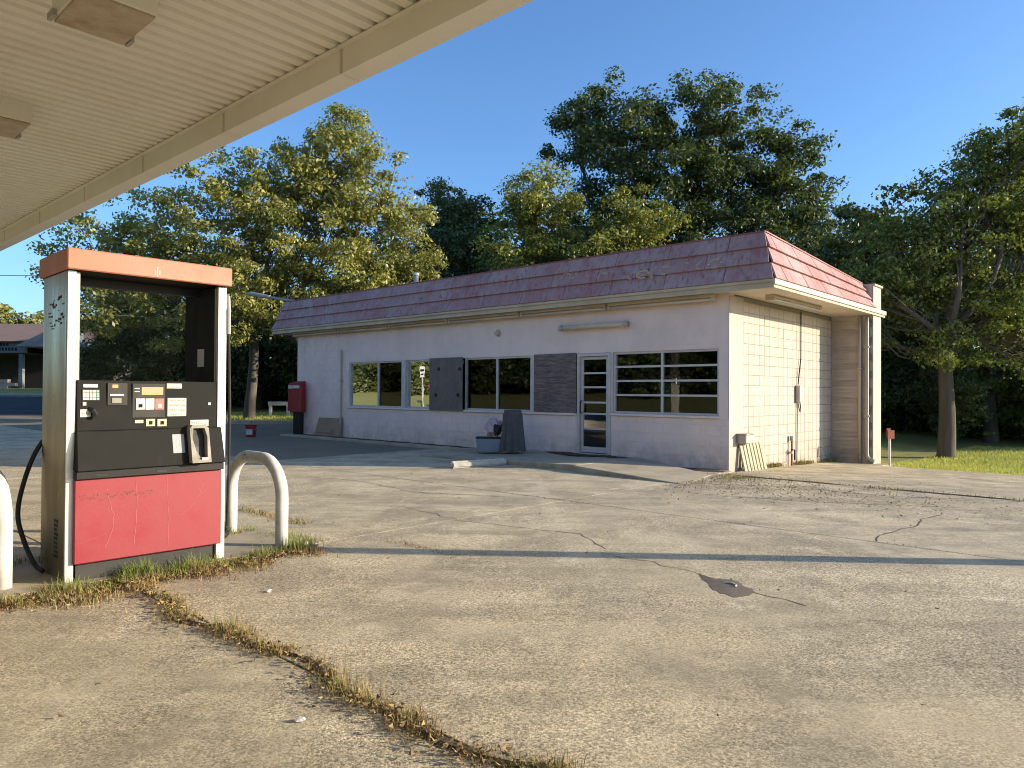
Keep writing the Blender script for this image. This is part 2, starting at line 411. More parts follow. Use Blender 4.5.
# paved lot: slabs with real joints, in site axes
lot = sempty('paved_lot', 0, 0, 0, kind='structure')
pcuts = [-40, -30, -22.5, -15, -7.5, .1, 7.6, 15, 22]
qcuts = [-17, -10.5, -5.03, -.72]
random.seed(4)
def slab(p0, p1, q0, q1, z=lambda p, q: 0., mt='lot'):
    g = .007
    a = [(p0+g, q0+g), (p1-g, q0+g), (p1-g, q1-g), (p0+g, q1-g)]
    dz = random.uniform(-.002, 0)
    MB().hexa([(x, y, -.3) for x, y in a] + [(x, y, z(x, y)+dz) for x, y in a]).build('slab', M[mt], lot, bevel=.003)
for i in range(len(pcuts)-1):
    for j in range(len(qcuts)-1):
        slab(pcuts[i], pcuts[i+1], qcuts[j], qcuts[j+1], mt='old' if (j == 2 and pcuts[i] < -14) else 'lot')  # slabs left of the shop front take the darker tone with shade painted in
for i in range(len(pcuts)-1):       # the strip along the building front and the yard left of it
    p0, p1 = pcuts[i], pcuts[i+1]
    if p1 <= .2:
        slab(p0, p1, -.72, -.015, mt='old' if p0 < -14 else 'lot')  # same painted-in shade tone along the wall
        if p1 <= -15:
            slab(p0, p1, -.015, 7, mt='old'); slab(p0, p1, 7, 13.5, mt='old')  # yard slabs also carry the shade in their colour
    else:
        slab(p0+.0, p1, -.72, 2.6, lambda p, q: -.035*max(q, 0)-.0)
        slab(p0, p1, 2.6, 4.95, lambda p, q: -.035*max(q, 0))
        if p0 < .2: slab(p0, 1.25, 4.95, 5.9, lambda p, q: -.035*max(q, 0))
# dirt filling the joints
def fill(name, p0, p1, q0, q1, z=-.004):
    box(name, M['dirt'], lot, p0, p1, q0, q1, z-.05, z)
for q in qcuts[1:]: fill('joint_fill', -40, 22, q-.0065, q+.0065)
for p in pcuts[1:-1]: fill('joint_fill', p-.0065, p+.0065, -17, -.74)
# cracks: thin dark ribbons
def ribbon(pts, w, seed):
    rnd = random.Random(seed); fine = []
    for (a, b_) in zip(pts[:-1], pts[1:]):
        n = max(3, int(math.hypot(b_[0]-a[0], b_[1]-a[1])/.12))
        for k in range(n):
            t = k/n; fine.append((a[0]+(b_[0]-a[0])*t+rnd.gauss(0, .018), a[1]+(b_[1]-a[1])*t+rnd.gauss(0, .018)))
    fine.append(pts[-1])
    L, Rr = [], []
    for k, (x, y) in enumerate(fine):
        x2, y2 = fine[min(k+1, len(fine)-1)]; x1, y1 = fine[max(k-1, 0)]
        d = Vector((x2-x1, y2-y1)); d.normalize(); ww = w*rnd.uniform(.35, 1.)
        L.append((x-d.y*ww, y+d.x*ww)); Rr.append((x+d.y*ww, y-d.x*ww))
    zf = lambda x, y: .0012 - (.035*max(y, 0) if x > 0 else 0)
    n = len(fine)
    MB().add([(x, y, zf(x, y)) for x, y in L+Rr], [(i, i+1, n+i+1, n+i) for i in range(n-1)]).build('crack', M['crack'], lot)
ribbon([(3.86, -5.0), (3.84, -4.5), (3.95, -3.9), (3.9, -3.3), (4.0, -2.75)], .012, 1)
px = lambda *uv: [site_of(*on_z(u, v).xy) for u, v in uv]
ribbon(px((598, 551), (625, 558), (655, 562), (700, 574)), .006, 2)
ribbon(px((754, 594), (778, 598), (806, 606)), .007, 3)
ribbon(px((858, 618), (880, 622)), .005, 13)
ribbon([(-1.2, -6.8), (.2, -7.0), (1.6, -6.7), (2.2, -7.1)], .007, 4)
ribbon([(.9, -3.2), (2.4, -2.9), (4.4, -1.8)], .012, 5)
ribbon([(.2, -2.4), (1.5, -1.6), (3.2, -1.5), (5.5, -.3)], .02, 6)
ribbon([(1.0, -.1), (3., .25), (6, .9)], .022, 7)
ribbon([(-5.2, -6.1), (-3.4, -5.7), (-1.9, -5.9), (-.6, -5.3)], .01, 8)
def dirt_strip(pts, w, seed, z=.0014, name='dirt_strip'):
    rnd = random.Random(seed); fine = []
    for (a, b_) in zip(pts[:-1], pts[1:]):
        n = max(4, int(math.hypot(b_[0]-a[0], b_[1]-a[1])/.05))
        fine += [(a[0]+(b_[0]-a[0])*k/n, a[1]+(b_[1]-a[1])*k/n) for k in range(n)]
    fine.append(pts[-1]); L, Rr = [], []; n = len(fine); ph = rnd.uniform(0, 6)
    for k, (x, y) in enumerate(fine):
        x2, y2 = fine[min(k+1, n-1)]; x1, y1 = fine[max(k-1, 0)]; d = Vector((x2-x1, y2-y1)); d.normalize(); e = min(1, k/6, (n-1-k)/6)
        wa = w*e*(.75+.35*math.sin(k*.31+ph)+rnd.uniform(-.3, .3)); wb = w*e*(.75+.35*math.sin(k*.23+2*ph)+rnd.uniform(-.3, .3))
        L.append((x-d.y*wa, y+d.x*wa)); Rr.append((x+d.y*wb, y-d.x*wb))
    C_ = [(x, y, z+.012*min(1, k/6, (n-1-k)/6)) for k, (x, y) in enumerate(fine)]
    MB().add([(x, y, z) for x, y in L]+C_+[(x, y, z) for x, y in Rr], [f for i in range(n-1) for f in ((i, i+1, n+i+1, n+i), (n+i, n+i+1, 2*n+i+1, 2*n+i))]).build(name, M['dirt'], lot)
dirt_strip([(.25+.1*k, -10.5+.05*math.sin((.25+.1*k)*3.1)+.03*math.sin((.25+.1*k)*7.7)) for k in range(48)], .045, 3)
dirt_strip([(.30, -11.9), (.29, -11), (.31, -10), (.28, -9.2), (.2, -8.85), (-.1, -8.72)], .11, 4, .002)
dirt_strip([(-4.2, -.26), (-3, -.3), (-1.9, -.27)], .26, 6, .116)
dirt_strip([(-2.3, -.2), (-1.6, -.22), (-.8, -.24), (.12, -.26)], .24, 16, .004)
dirt_strip([(-14.2, -.22), (-11, -.26), (-8, -.22), (-6.4, -.24)], .16, 7, .0615)
dirt_strip([(.5, -.72), (1.8, -.70), (2.3, -.72)], .04, 5)
dirt_strip([(2.9, -.72), (3.9, -.74), (4.6, -.71)], .05, 15)
# wet patch in the concrete and the bright bit in it
c = on_z(727, 586)
wp = empty('wet_patch', (c.x, c.y, .0), 0, label='dark wet oil patch on the sunlit concrete right of centre', cat='stain')
pt = [on_z(u, v)-c for u, v in ((700, 574), (712, 578), (725, 579), (738, 581), (746, 587), (754, 589), (755, 593), (748, 596), (735, 597.5), (722, 594), (712, 589), (708, 583), (701, 579))]
rg = []; rnd = random.Random(8)
for i_, q_ in enumerate(pt):
    n_ = pt[(i_+1) % len(pt)]
    for k_ in range(5):
        w_ = q_.lerp(n_, k_/5); f_ = 1+(rnd.uniform(-.09, .06) if k_ else 0); rg.append((w_.x*f_, w_.y*f_))
MB().prism(rg[::-1], 0, .0016).build('patch', M['wet'], wp)
MB().tube([(.0, .08, .006), (.05, .07, .007), (.07, .0, .006), (.05, -.03, .005)], .006, 6).build('pale_scrap', M['white'], wp)

# the street behind the camera (seen in the panes) and the street on the far left
st = sempty('road', 0, 0, 0, kind='structure')
box('carriageway', M['asphalt'], st, -150, 90, -24.5, -17.02, -.2, -.015)
box('kerb', M['kerb'], st, -150, 90, -24.7, -24.5, -.2, .1)
n = 24
m_ = MB()
xa = [-60+i*2 for i in range(20)]
vv = []
for x in xa: vv += [(x, 36.5, gz(x, 36.5)+.03), (x, 44, gz(x, 44)+.03), (x, 51.5, gz(x, 51.5)+.03)]
m_.add(vv, [f for i in range(19) for f in ((3*i, 3*i+3, 3*i+4, 3*i+1), (3*i+1, 3*i+4, 3*i+5, 3*i+2))])
m_.build('side_street', M['asphalt'], kind='structure')
m_ = MB()
for i in range(19):
    x0, x1 = xa[i], xa[i+1]
    m_.hexa([(x0, 51.4, gz(x0, 51.5)-.2), (x1, 51.4, gz(x1, 51.5)-.2), (x1, 52.3, gz(x1, 52)-.2), (x0, 52.3, gz(x0, 52)-.2),
             (x0, 51.4, gz(x0, 51.5)+.17), (x1, 51.4, gz(x1, 51.5)+.17), (x1, 52.3, gz(x1, 52)+.17), (x0, 52.3, gz(x0, 52)+.17)])
m_.build('street_kerb', M['kerb'], kind='structure')
# verge kerb behind the yard
m_ = MB()
for i in range(9):
    x0, x1 = -19+i*2.0, -17.02+i*2.0
    m_.box(x0, x1, 30.6, 30.85, -.1, .14)
m_.build('verge_kerb', M['kerb'], kind='structure')

# raised walk along the shop front with its ramp end
wk = sempty('walkway', 0, 0, 0, kind='structure')
MB().hexa([(-6.2, -2.12, -.05), (-1.9, -2.12, -.05), (-1.9, -.02, -.05), (-6.2, -.02, -.05),
           (-6.2, -2.12, .03), (-1.9, -2.12, .115), (-1.9, -.02, .115), (-6.2, -.02, .10)]).build('walk_slab', M['walk'], wk, bevel=.012)
MB().hexa([(-1.89, -2.22, -.05), (.42, -2.42, -.05), (.12, -.9, -.05), (-1.89, -.02, -.05),
           (-1.89, -2.22, .113), (.42, -2.42, .004), (.12, -.9, .006), (-1.89, -.02, .113)]).build('ramp_slab', M['walk'], wk, bevel=.01)
box('walk_slab', M['walk'], wk, -14.6, -6.22, -.62, -.02, -.05, .06, bevel=.012)

# ------------------------------------------------------------------ shop building
shop = sempty('shop_building', 0, 0, 0, label='long closed single-storey shop with pale block walls and red mansard roof', cat='building')
LW, WH = 14.64, 3.26
fw_ = MB()
fw_.box(-LW, -11.84, 0, .2, -.3, WH); fw_.box(-11.84, -3.49, 0, .2, -.3, .965); fw_.box(-11.84, -.2, 0, .2, 2.255, WH)
fw_.box(-2.61, -.2, 0, .2, -.3, .99); fw_.box(-.2, 0, 0, .2, -.3, WH); fw_.box(-3.49, -2.61, 0, .2, -.3, .12)
front = fw_.build('front_wall', M['front'], shop)
# block facing of the lower front (running bond), joined
fb = MB(); rnd = random.Random(2)
def course(p0, p1, z0, z1, off):
    x = p0 - off
    while x < p1:
        a, b_ = max(x, p0)+.004, min(x+.405, p1)-.004
        if b_-a > .03:
            d = .006 + rnd.uniform(-.001, .001); e = .003
            fb.add([(a, 0, z0), (b_, 0, z0), (b_, 0, z1), (a, 0, z1), (a+e, -d, z0+e), (b_-e, -d, z0+e), (b_-e, -d, z1-e), (a+e, -d, z1-e)],
                   [(4, 5, 6, 7), (0, 1, 5, 4), (1, 2, 6, 5), (2, 3, 7, 6), (3, 0, 4, 7)])
        x += .405
k = 0; z = -.18
while z < 3.2:
    z1 = z+.2
    course(-LW+.002, -11.86, z+.004, min(z1, 3.22)-.004, .2*(k % 2))
    if z < .9:
        course(-11.85, -3.51, z+.004, min(z1, .915)-.004, .2*(k % 2)); course(-2.59, -.002, z+.004, min(z1, .94)-.004, .2*(k % 2))
    z = z1; k += 1
o = fb.build('block_facing', M['front'], front, kind='stuff')

side = MB().box(-.2, -.012, .2, 5.45, -.6, WH).build('side_wall', M['mortar'], shop)
box('corner_pilaster', M['cream'], side, -.0118, .001, .0, .598, -.3, 3.23, bevel=.0)
blk = None
def block_mesh(w, h):
    e = .004
    return MB().add([(-.012, -w/2, -h/2), (-.012, w/2, -h/2), (-.012, w/2, h/2), (-.012, -w/2, h/2),
                     (0, -w/2+e, -h/2+e), (0, w/2-e, -h/2+e), (0, w/2-e, h/2-e), (0, -w/2+e, h/2-e)],
                    [(4, 5, 6, 7), (0, 1, 5, 4), (1, 2, 6, 5), (2, 3, 7, 6), (3, 0, 4, 7)]).mesh('block')
bw = (5.45-.6)/20
me = block_mesh(bw-.007, .1955)
rnd = random.Random(7); rest = MB()
for r_ in range(18):
    z = -.33 + .2*r_
    if z+.1 > WH: break
    for c_ in range(14):
        link('block', me, M['cream'], side, loc=(rnd.uniform(-.002, .0015), .6+bw*(c_+.5), z))
    for c_ in range(14, 20):
        y0_, y1_, e = .6+bw*c_+.005, .6+bw*(c_+1)-.005, .004
        rest.add([(-.012, y0_, z-.097), (-.012, y1_, z-.097), (-.012, y1_, z+.097), (-.012, y0_, z+.097), (0, y0_+e, z-.093), (0, y1_-e, z-.093), (0, y1_-e, z+.093), (0, y0_+e, z+.093)],
                 [(4, 5, 6, 7), (0, 1, 5, 4), (1, 2, 6, 5), (2, 3, 7, 6), (3, 0, 4, 7)])
rest.build('block_facing', M['cream'], side, kind='stuff')
# wing wall
wing = box('wing_wall', M['cream'], shop, .0, .93, 5.462, 6.05, -.6, 3.93)
me = block_mesh(.40, .192)
me2 = block_mesh(.195, .192)
for r_ in range(18):
    z = -.33+.2*r_
    if z+.1 > 3.3: break
    xsn = [(.205, me), (.61, me), (.87, None)] if r_ % 2 else [(.102, me2), (.41, me), (.77, me2)]
    for x, mm in xsn:
        if mm is None: mm = me3 if 'me3' in globals() else None
        if mm is None:
            me3 = block_mesh(.105, .192); mm = me3
        link('block', mm, M['cream'], wing, loc=(x, 5.462, z), rot=(0, 0, R(-90)))
box('end_facing', M['cream'], wing, .93, .942, 5.455, 6.055, -.6, 3.93)
box('wing_cap', M['cream'], wing, -.03, .98, 5.44, 6.09, 3.93, 3.98, bevel=.008)
box('wing_top', M['cream'], wing, -.01, .925, 5.449, 5.461, 3.30, 3.93)
bk = MB(); bk.box(-.2, 0, 6.06, 9, -.6, WH); bk.box(-LW, -6.6, 8.8, 9, -.3, WH); bk.box(-5.6, -.2, 8.8, 9, -.6, WH); bk.box(-6.6, -5.6, 8.8, 9, -.3, 1.4); bk.box(-6.6, -5.6, 8.8, 9, 1.96, WH)
bk.box(-LW, -LW+.2, .2, 8.8, -.3, WH)
bk.build('rear_wall', M['cream'], shop)
rw = MB(); rw.box(-6.6, -5.6, 8.86, 8.9, 1.4, 1.43); rw.box(-6.6, -5.6, 8.86, 8.9, 1.93, 1.96); rw.box(-6.12, -6.08, 8.86, 8.9, 1.43, 1.93)
rw.build('rear_window', M['frame'], shop)
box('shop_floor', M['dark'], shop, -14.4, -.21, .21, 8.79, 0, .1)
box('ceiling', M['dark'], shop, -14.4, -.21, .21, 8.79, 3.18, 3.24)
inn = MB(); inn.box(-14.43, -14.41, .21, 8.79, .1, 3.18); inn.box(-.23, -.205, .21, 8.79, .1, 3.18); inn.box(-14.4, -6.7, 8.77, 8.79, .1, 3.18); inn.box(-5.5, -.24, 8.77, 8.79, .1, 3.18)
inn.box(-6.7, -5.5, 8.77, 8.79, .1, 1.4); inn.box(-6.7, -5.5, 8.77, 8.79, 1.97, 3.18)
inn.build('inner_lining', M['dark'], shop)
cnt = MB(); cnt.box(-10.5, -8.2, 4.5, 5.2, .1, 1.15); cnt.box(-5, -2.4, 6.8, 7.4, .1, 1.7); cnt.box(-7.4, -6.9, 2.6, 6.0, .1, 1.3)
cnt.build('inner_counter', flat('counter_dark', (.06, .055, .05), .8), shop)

# eaves
E0, E1, QF = -15.6, .98, -.35
box('front_soffit', M['soffit'], shop, E0+.03, E1-.03, QF+.03, -.003, 3.262, 3.285)
box('side_soffit', M['soffit'], shop, .003, E1-.03, -.001, 5.44, 3.262, 3.285)
box('left_soffit', M['soffit'], shop, E0+.03, -LW-.003, -.001, 9, 3.262, 3.285)
fa = []
x = E0
while x < E1-.01:
    x1 = min(x+3.05, E1); box('fascia_board', M['trim'], shop, x+.002, x1-.002, QF, QF+.028, 3.245, 3.385, bevel=.004); x = x1
box('fascia_board', M['trim'], shop, E1-.028, E1, QF+.03, 2.9, 3.245, 3.385, bevel=.004)
box('fascia_board', M['trim'], shop, E1-.028, E1, 2.904, 6.25, 3.245, 3.385, bevel=.004)
box('drip_edge', M['soffit'], shop, E1+.002, E1+.03, QF-.03, 6.25, 3.30, 3.395, bevel=.006)
box('drip_edge', M['trim'], shop, E0-.02, E1+.03, QF-.034, QF-.002, 3.34, 3.395, bevel=.006)
box('fascia_board', M['trim'], shop, E0, E0+.028, QF+.03, 9.2, 3.245, 3.385)

# mansard: three lapped courses of metal panels, one object each
rf = tag(bpy.data.objects.new('mansard_roof', None)); col.objects.link(rf); rf.parent = shop
D, Z0, ZT, ZB = .29, 3.39, 4.29, 4.0
def panel(a):       # 4 corners, lower pair then upper pair, with outward normal; a lapped sheet
    a = [Vector(v) for v in a]
    nrm = (a[1]-a[0]).cross(a[3]-a[0]).normalized()
    lo, hi, th = .050, .006, .030
    out = [a[0]+nrm*(lo-th), a[1]+nrm*(lo-th), a[2]+nrm*(hi-th), a[3]+nrm*(hi-th), a[0]+nrm*lo, a[1]+nrm*lo, a[2]+nrm*hi, a[3]+nrm*hi]
    return MB().hexa([tuple(v) for v in out])
PW = 1.22
for ci in range(3):
    t0, t1 = ci/3, (ci+1)/3+.012
    t1 = min(t1, 1)
    L0, L1 = E0+D*t0, E0+D*t1; R0_, R1_ = E1-D*t0, E1-D*t1
    x = E0 - (.61 if ci % 2 else .2)
    while x < E1:
        a, b_ = x+.006, x+PW-.006
        al, bl_, au, bu = max(a, L0), min(b_, R0_), max(a, L1), min(b_, R1_)
        if bl_-al > .05 and bu-au > .005:
            y0, y1 = QF+D*t0, QF+D*t1; z0, z1 = Z0+(ZT-Z0)*t0, Z0+(ZT-Z0)*t1
            panel([(al, y0, z0), (bl_, y0, z0), (bu, y1, z1), (au, y1, z1)]).build('roof_panel', M['roof'], rf)
        x += PW
    # right-hand side, its top falling a little towards the back
    PW2 = 1.0; y = QF-(.0 if ci % 2 else .5)
    while y < 5.44:
        a, b_ = y+.014, y+PW2-.014
        al, au = max(a, QF+D*t0), max(a, QF+D*t1); bl_ = min(b_, 5.44)
        if bl_-al > .04 and bl_-au > .004:
            zt = lambda yy, t: Z0+((ZT+(ZB-ZT)*max(yy-QF, 0)/5.7)-Z0)*t
            xa_, xb_ = E1-D*t0, E1-D*t1
            panel([(xa_, al, zt(al, t0)), (xa_, bl_, zt(bl_, t0)), (xb_, bl_, zt(bl_, t1)), (xb_, au, zt(au, t1))]).build('roof_panel', M['roof'], rf)
        y += PW2
    # left end
    panel([(E0+D*t0, 9.0, Z0+.9*t0), (E0+D*t0, QF+D*t0, Z0+.9*t0), (E0+D*t1, QF+D*t1, Z0+.9*t1), (E0+D*t1, 9.0, Z0+.9*t1)]).build('roof_panel', M['roof'], rf)
bk = MB().hexa([(E0+D+.02, QF+D+.02, 3.9), (E1-D-.02, QF+D+.02, 3.9), (E1-D-.02, 5.43, 3.6), (E0+D+.02, 9, 3.6),
                (E0+D+.02, QF+D+.02, 4.24), (E1-D-.02, QF+D+.02, 4.24), (E1-D-.02, 5.43, 3.95), (E0+D+.02, 9, 3.95)])
bk.build('roof_deck', M['galv'], rf)
# backing under the panels
MB().hexa([(E0+.05, QF+.05, 3.39), (E1-.05, QF+.05, 3.39), (E1-.05, 5.42, 3.39), (E0+.05, 9, 3.39),
           (E0+D+.05, QF+D+.06, 4.2), (E1-D-.05, QF+D+.06, 4.2), (E1-D-.05, 5.42, 3.9), (E0+D+.05, 9, 3.9)]).build('roof_backing', M['dark'], rf)
MB().box(E0+D-.03, E1-D+.01, QF+D-.02, QF+D+.03, 4.285, 4.31).build('top_edge', M['roof_trim'], rf)
MB().hexa([(E1-D-.03, QF+D+.03, 4.285), (E1-D+.02, QF+D+.03, 4.285), (E1-D+.02, 5.44, 3.995), (E1-D-.03, 5.44, 3.995),
           (E1-D-.03, QF+D+.03, 4.31), (E1-D+.02, QF+D+.03, 4.31), (E1-D+.02, 5.44, 4.02), (E1-D-.03, 5.44, 4.02)]).build('top_edge', M['roof_trim'], rf)
# glue ghosts of the lost letters
gm = MB(); rnd = random.Random(3)
for (u, v, w_, h_, a0, a1) in [(566, 277, .13, .2, 20, 200), (573, 275, .11, .16, 0, 320), (590, 273, .12, .16, 60, 250), (604, 277, .14, .16, 10, 220), (634, 277, .10, .12, 100, 300),
                               (645, 275, .17, .17, 0, 340), (656, 273, .09, .2, 70, 280), (668, 271, .17, .17, 20, 300), (687, 266, .08, .12, 0, 200), (702, 266, .09, .14, 90, 300), (717, 264, .17, .17, 0, 350), (641, 261, .17, .1, 20, 200)]:
    p_, z_ = on_q(u, v, -.2)
    t_ = (z_-Z0)/(ZT-Z0); tc = (t_*3) % 1
    off = .052-.044*tc
    n_ = 12
    for i in range(n_):
        if rnd.random() < .3: continue
        th0 = R(a0+(a1-a0)*i/n_); th1 = R(a0+(a1-a0)*(i+.8)/n_); q_ = []
        for th, rr in ((th0, .62), (th1, .62+rnd.uniform(-.1, .1)), (th1, 1.), (th0, 1+rnd.uniform(-.1, .1))):
            zz = z_+h_*.55*rr*math.sin(th); tt = (zz-Z0)/(ZT-Z0)
            q_.append((p_+w_*.9*rr*math.cos(th)+.15*(zz-z_), QF+D*tt-off-.004-.010, zz))
        gm.add(q_, [(0, 1, 2, 3)])
gm.build('letter_ghosts', M['tan'], rf)
vp, vz = on_q(416, 283, 1.6)

# windows, boards and door
def window(p0, p1, z0, z1, vbars=(), hbars=()):
    f = MB(); w = .045; a, b_ = .03, .11
    f.box(p0, p1, a, b_, z0, z0+w); f.box(p0, p1, a, b_, z1-w, z1)
    f.box(p0, p0+w, a, b_, z0+w, z1-w); f.box(p1-w, p1, a, b_, z0+w, z1-w)
    xs_ = [p0+w] + list(vbars) + [p1-w]; zs_ = [z0+w] + list(hbars) + [z1-w]
    for x in vbars: f.box(x-.024, x+.024, a, b_, z0+w, z1-w)
    for z in hbars:
        for i in range(len(xs_)-1):
            f.box(xs_[i]+(.024 if i else 0), xs_[i+1]-(.024 if i < len(xs_)-2 else 0), a+.002, b_-.002, z-.02, z+.02)
    win = f.build('window', M['frame'], shop)
    for i in range(len(xs_)-1):
        for j in range(len(zs_)-1):
            MB().add([(xs_[i], .075, zs_[j]), (xs_[i+1], .075, zs_[j]), (xs_[i+1], .075, zs_[j+1]), (xs_[i], .075, zs_[j+1])], [(0, 1, 2, 3)]).build('pane', M['glass'], win)
    return win
ZS, ZH = .965, 2.255
window(-11.84, -9.41, ZS, ZH, (-10.5,)); box('window_post', M['frame'], shop, -9.408, -9.242, -.02, .12, ZS, ZH)
window(-9.24, -8.19, ZS, ZH); window(-6.99, -4.8, ZS, ZH, (-5.9,)); box('window_post', M['frame'], shop, -4.798, -4.682, -.02, .12, ZS, ZH)
window(-2.56, -.2, .99, ZH, (-1.42,), (1.05+.32, 1.05+.61, 1.05+.90)); box('window_post', M['frame'], shop, -2.608, -2.562, .0, .12, .99, ZH)
sl = MB(); sl.box(-11.9, -8.2, -.05, .028, .92, .965); sl.box(-6.98, -3.5, -.05, .028, .92, .965); sl.box(-2.6, -.2, -.05, .028, .945, .99)
sl.build('window_sill', M['front'], shop, bevel=.006)
box('board_batten', M['ply1'], shop, -8.19, -7.0, -.056, -.001, 2.1, 2.2)
b1 = box('plywood_board', M['ply1'], shop, -8.21, -6.98, -.075, -.057, .94, 2.275)
for (u, v) in ((440, 369), (461, 369), (437, 395), (459, 395)):
    p_, z_ = on_q(u, v, -.04); MB().tube([(p_, -.095, z_), (p_, -.074, z_)], .045, 8).build('bolt', M['pblack'], b1)
b2 = box('plywood_board', M['ply2'], shop, -4.69, -3.5, -.03, -.012, .967, 2.27)
# door
df = MB(); df.box(-3.485, -3.42, -.01, .13, .12, 2.25); df.box(-2.68, -2.612, -.01, .13, .12, 2.25); df.box(-3.42, -2.68, -.01, .13, 2.19, 2.25)
df.build('door_frame', M['frame'], shop)
dm = MB(); dm.box(-3.41, -3.345, .04, .085, .14, 2.18); dm.box(-2.755, -2.69, .04, .085, .14, 2.18)
hz = [.30, .62, .94, 1.23, 1.55, 1.86]
dm.box(-3.345, -2.755, .04, .085, .14, .26); dm.box(-3.345, -2.755, .04, .085, 2.12, 2.18)
zs_ = [.26, .645, .965, 1.205, 1.53, 1.83, 2.12]
for z in zs_[1:-1]: dm.box(-3.345, -2.755, .042, .083, z-.02, z+.02)
door = dm.build('door', M['frame'], shop)
for j in range(6):
    MB().add([(-3.345, .06, zs_[j]), (-2.755, .06, zs_[j]), (-2.755, .06, zs_[j+1]), (-3.345, .06, zs_[j+1])], [(0, 1, 2, 3)]).build('pane', M['glass'], door)
hd = MB().tube([(-3.375, .03, .98), (-3.375, -.03, 1.0), (-3.375, -.03, 1.22), (-3.375, .03, 1.24)], .012, 8).build('handle', M['pblack'], door)

# --- things fixed to the shop
def sth(name, p, q, z=0, rz=0, **k): return sempty(name, p, q, z, rz, **k)
tube_labels = ['nearest the corner', 'second from the corner', 'third from the corner', 'fourth from the corner', 'second from the left end', 'at the far left end']
for i in range(6):
    p1 = -.2-i*2.41
    t = sth('strip_light', p1-2.38, -.15, 3.16, label='cream eave strip light above the shop front, '+tube_labels[i], cat='light', group='strip lights along the front eave')
    box('housing', M['trim'], t, 0, 2.36, -.045, .045, .035, .10, bevel=.008)
    MB().tube([(.06, 0, .0), (2.30, 0, .0)], .026, 10).build('tube', M['soffit'], t, smooth=True)
    for x in (0.0, 2.30): box('end_cap', M['trim'], t, x, x+.06, -.04, .04, -.035, .034, bevel=.006)
pa, za = on_q(560, 328.5, -.1); pb, zb = on_q(628, 323.5, -.1)
za = zb = (za+zb)/2
t = sth('wall_light', pa, -.10, za, label='single dirty tube light fixed on the pale wall above the door', cat='light')
MB().tube([(0, 0, 0), (pb-pa, 0, 0)], .05, 14).build('tube', M['soffit'], t, smooth=True)
for x in (0, pb-pa-.08): MB().tube([(x, 0, 0), (x+.08, 0, 0)], .066, 14).build('end_cap', M['pipe'], t)
box('backplate', M['trim'], t, .1, pb-pa-.1, .052, .098, -.03, .03)
pa, za = on_q(497, 333, -.05)
t = sth('wall_stub', pa, -.0, za, label='small round electrical stub on the wall above the middle windows', cat='fixture')
MB().tube([(0, 0, 0), (0, -.03, 0)], .085, 14).build('plate', M['pipe'], t); MB().tube([(0, -.03, 0), (0, -.10, -.01)], .05, 12).build('socket', M['trim'], t)
# fluorescent under the side soffit
t = sth('soffit_light', .50, .62, 3.16, label='cream fluorescent fitting under the side soffit', cat='light')
box('housing', M['trim'], t, -.09, .09, 0, 2.5, .04, .10, bevel=.008)
MB().tube([(-.045, .05, .02), (-.045, 2.45, .02)], .02, 8).build('tube', M['white'], t); MB().tube([(.045, .05, .02), (.045, 2.45, .02)], .02, 8).build('tube', M['white'], t)
for y in (0, 2.44): box('end_cap', M['pipe'], t, -.085, .085, y, y+.06, -.01, .039)
# downspout
t = sth('downspout', .82, 5.40, 0, label='grey metal downspout on the wing wall beside the side wall', cat='pipe')
MB().tube([(0, 0, 3.2), (0, .0, 3.0), (0, 0, .05), (.02, -.01, -.05), (.12, -.03, -.11), (.16, -.03, -.12)], .045, 10).build('pipe', M['galv'], t, smooth=True)
for z in (.9, 2.5): box('strap', M['galv'], t, -.06, .06, -.052, .05, z, z+.03)
t = sth('wall_pipe', .66, 5.41, 0, label='cream painted vertical pipe beside the grey downspout', cat='pipe')
MB().tube([(0, 0, 3.22), (0, 0, -.15)], .035, 8).build('pipe', M['cream'], t, smooth=True); box('clip', M['pipe'], t, -.05, .05, -.04, .045, 2.0, 2.03)
# conduit and box on side wall
t = sth('conduit', .03, 3.28, 0, label='thin dark electrical conduit with grey box on the sunlit side wall', cat='conduit')
MB().tube([(0, .16, 3.22), (0, .16, 2.2), (0, .0, 1.62)], .013, 6).build('riser', M['pblack'], t)
MB().box(-.025, .07, -.09, .07, 1.24, 1.60).build('switch_box', M['galv'], t, bevel=.01)
MB().tube([(0, .1, 1.24), (0, .16, 1.1), (.0, .12, 1.02), (0, .06, 1.1), (0, .0, 1.24)], .012, 6).build('loop', M['pblack'], t)
MB().tube([(0, -.02, 1.24), (0, -.05, -.1)], .012, 6).build('drop', M['galv'], t)
t = sth('water_riser', .06, 2.86, -.1, label='rusty standpipe with tap at the foot of the side wall', cat='pipe')
MB().tube([(0, 0, -.05), (0, 0, .56)], .022, 8).build('pipe', M['rust'], t); MB().tube([(0, 0, .52), (.0, .0, .62)], .045, 8).build('cap', M['galv'], t)
MB().tube([(-.0, -.05, .33), (.08, -.05, .33), (.08, -.05, .12)], .02, 6).build('tap', M['pblack'], t)
box('bracket', M['pipe'], t, -.05, .02, -.06, .06, .25, .29)
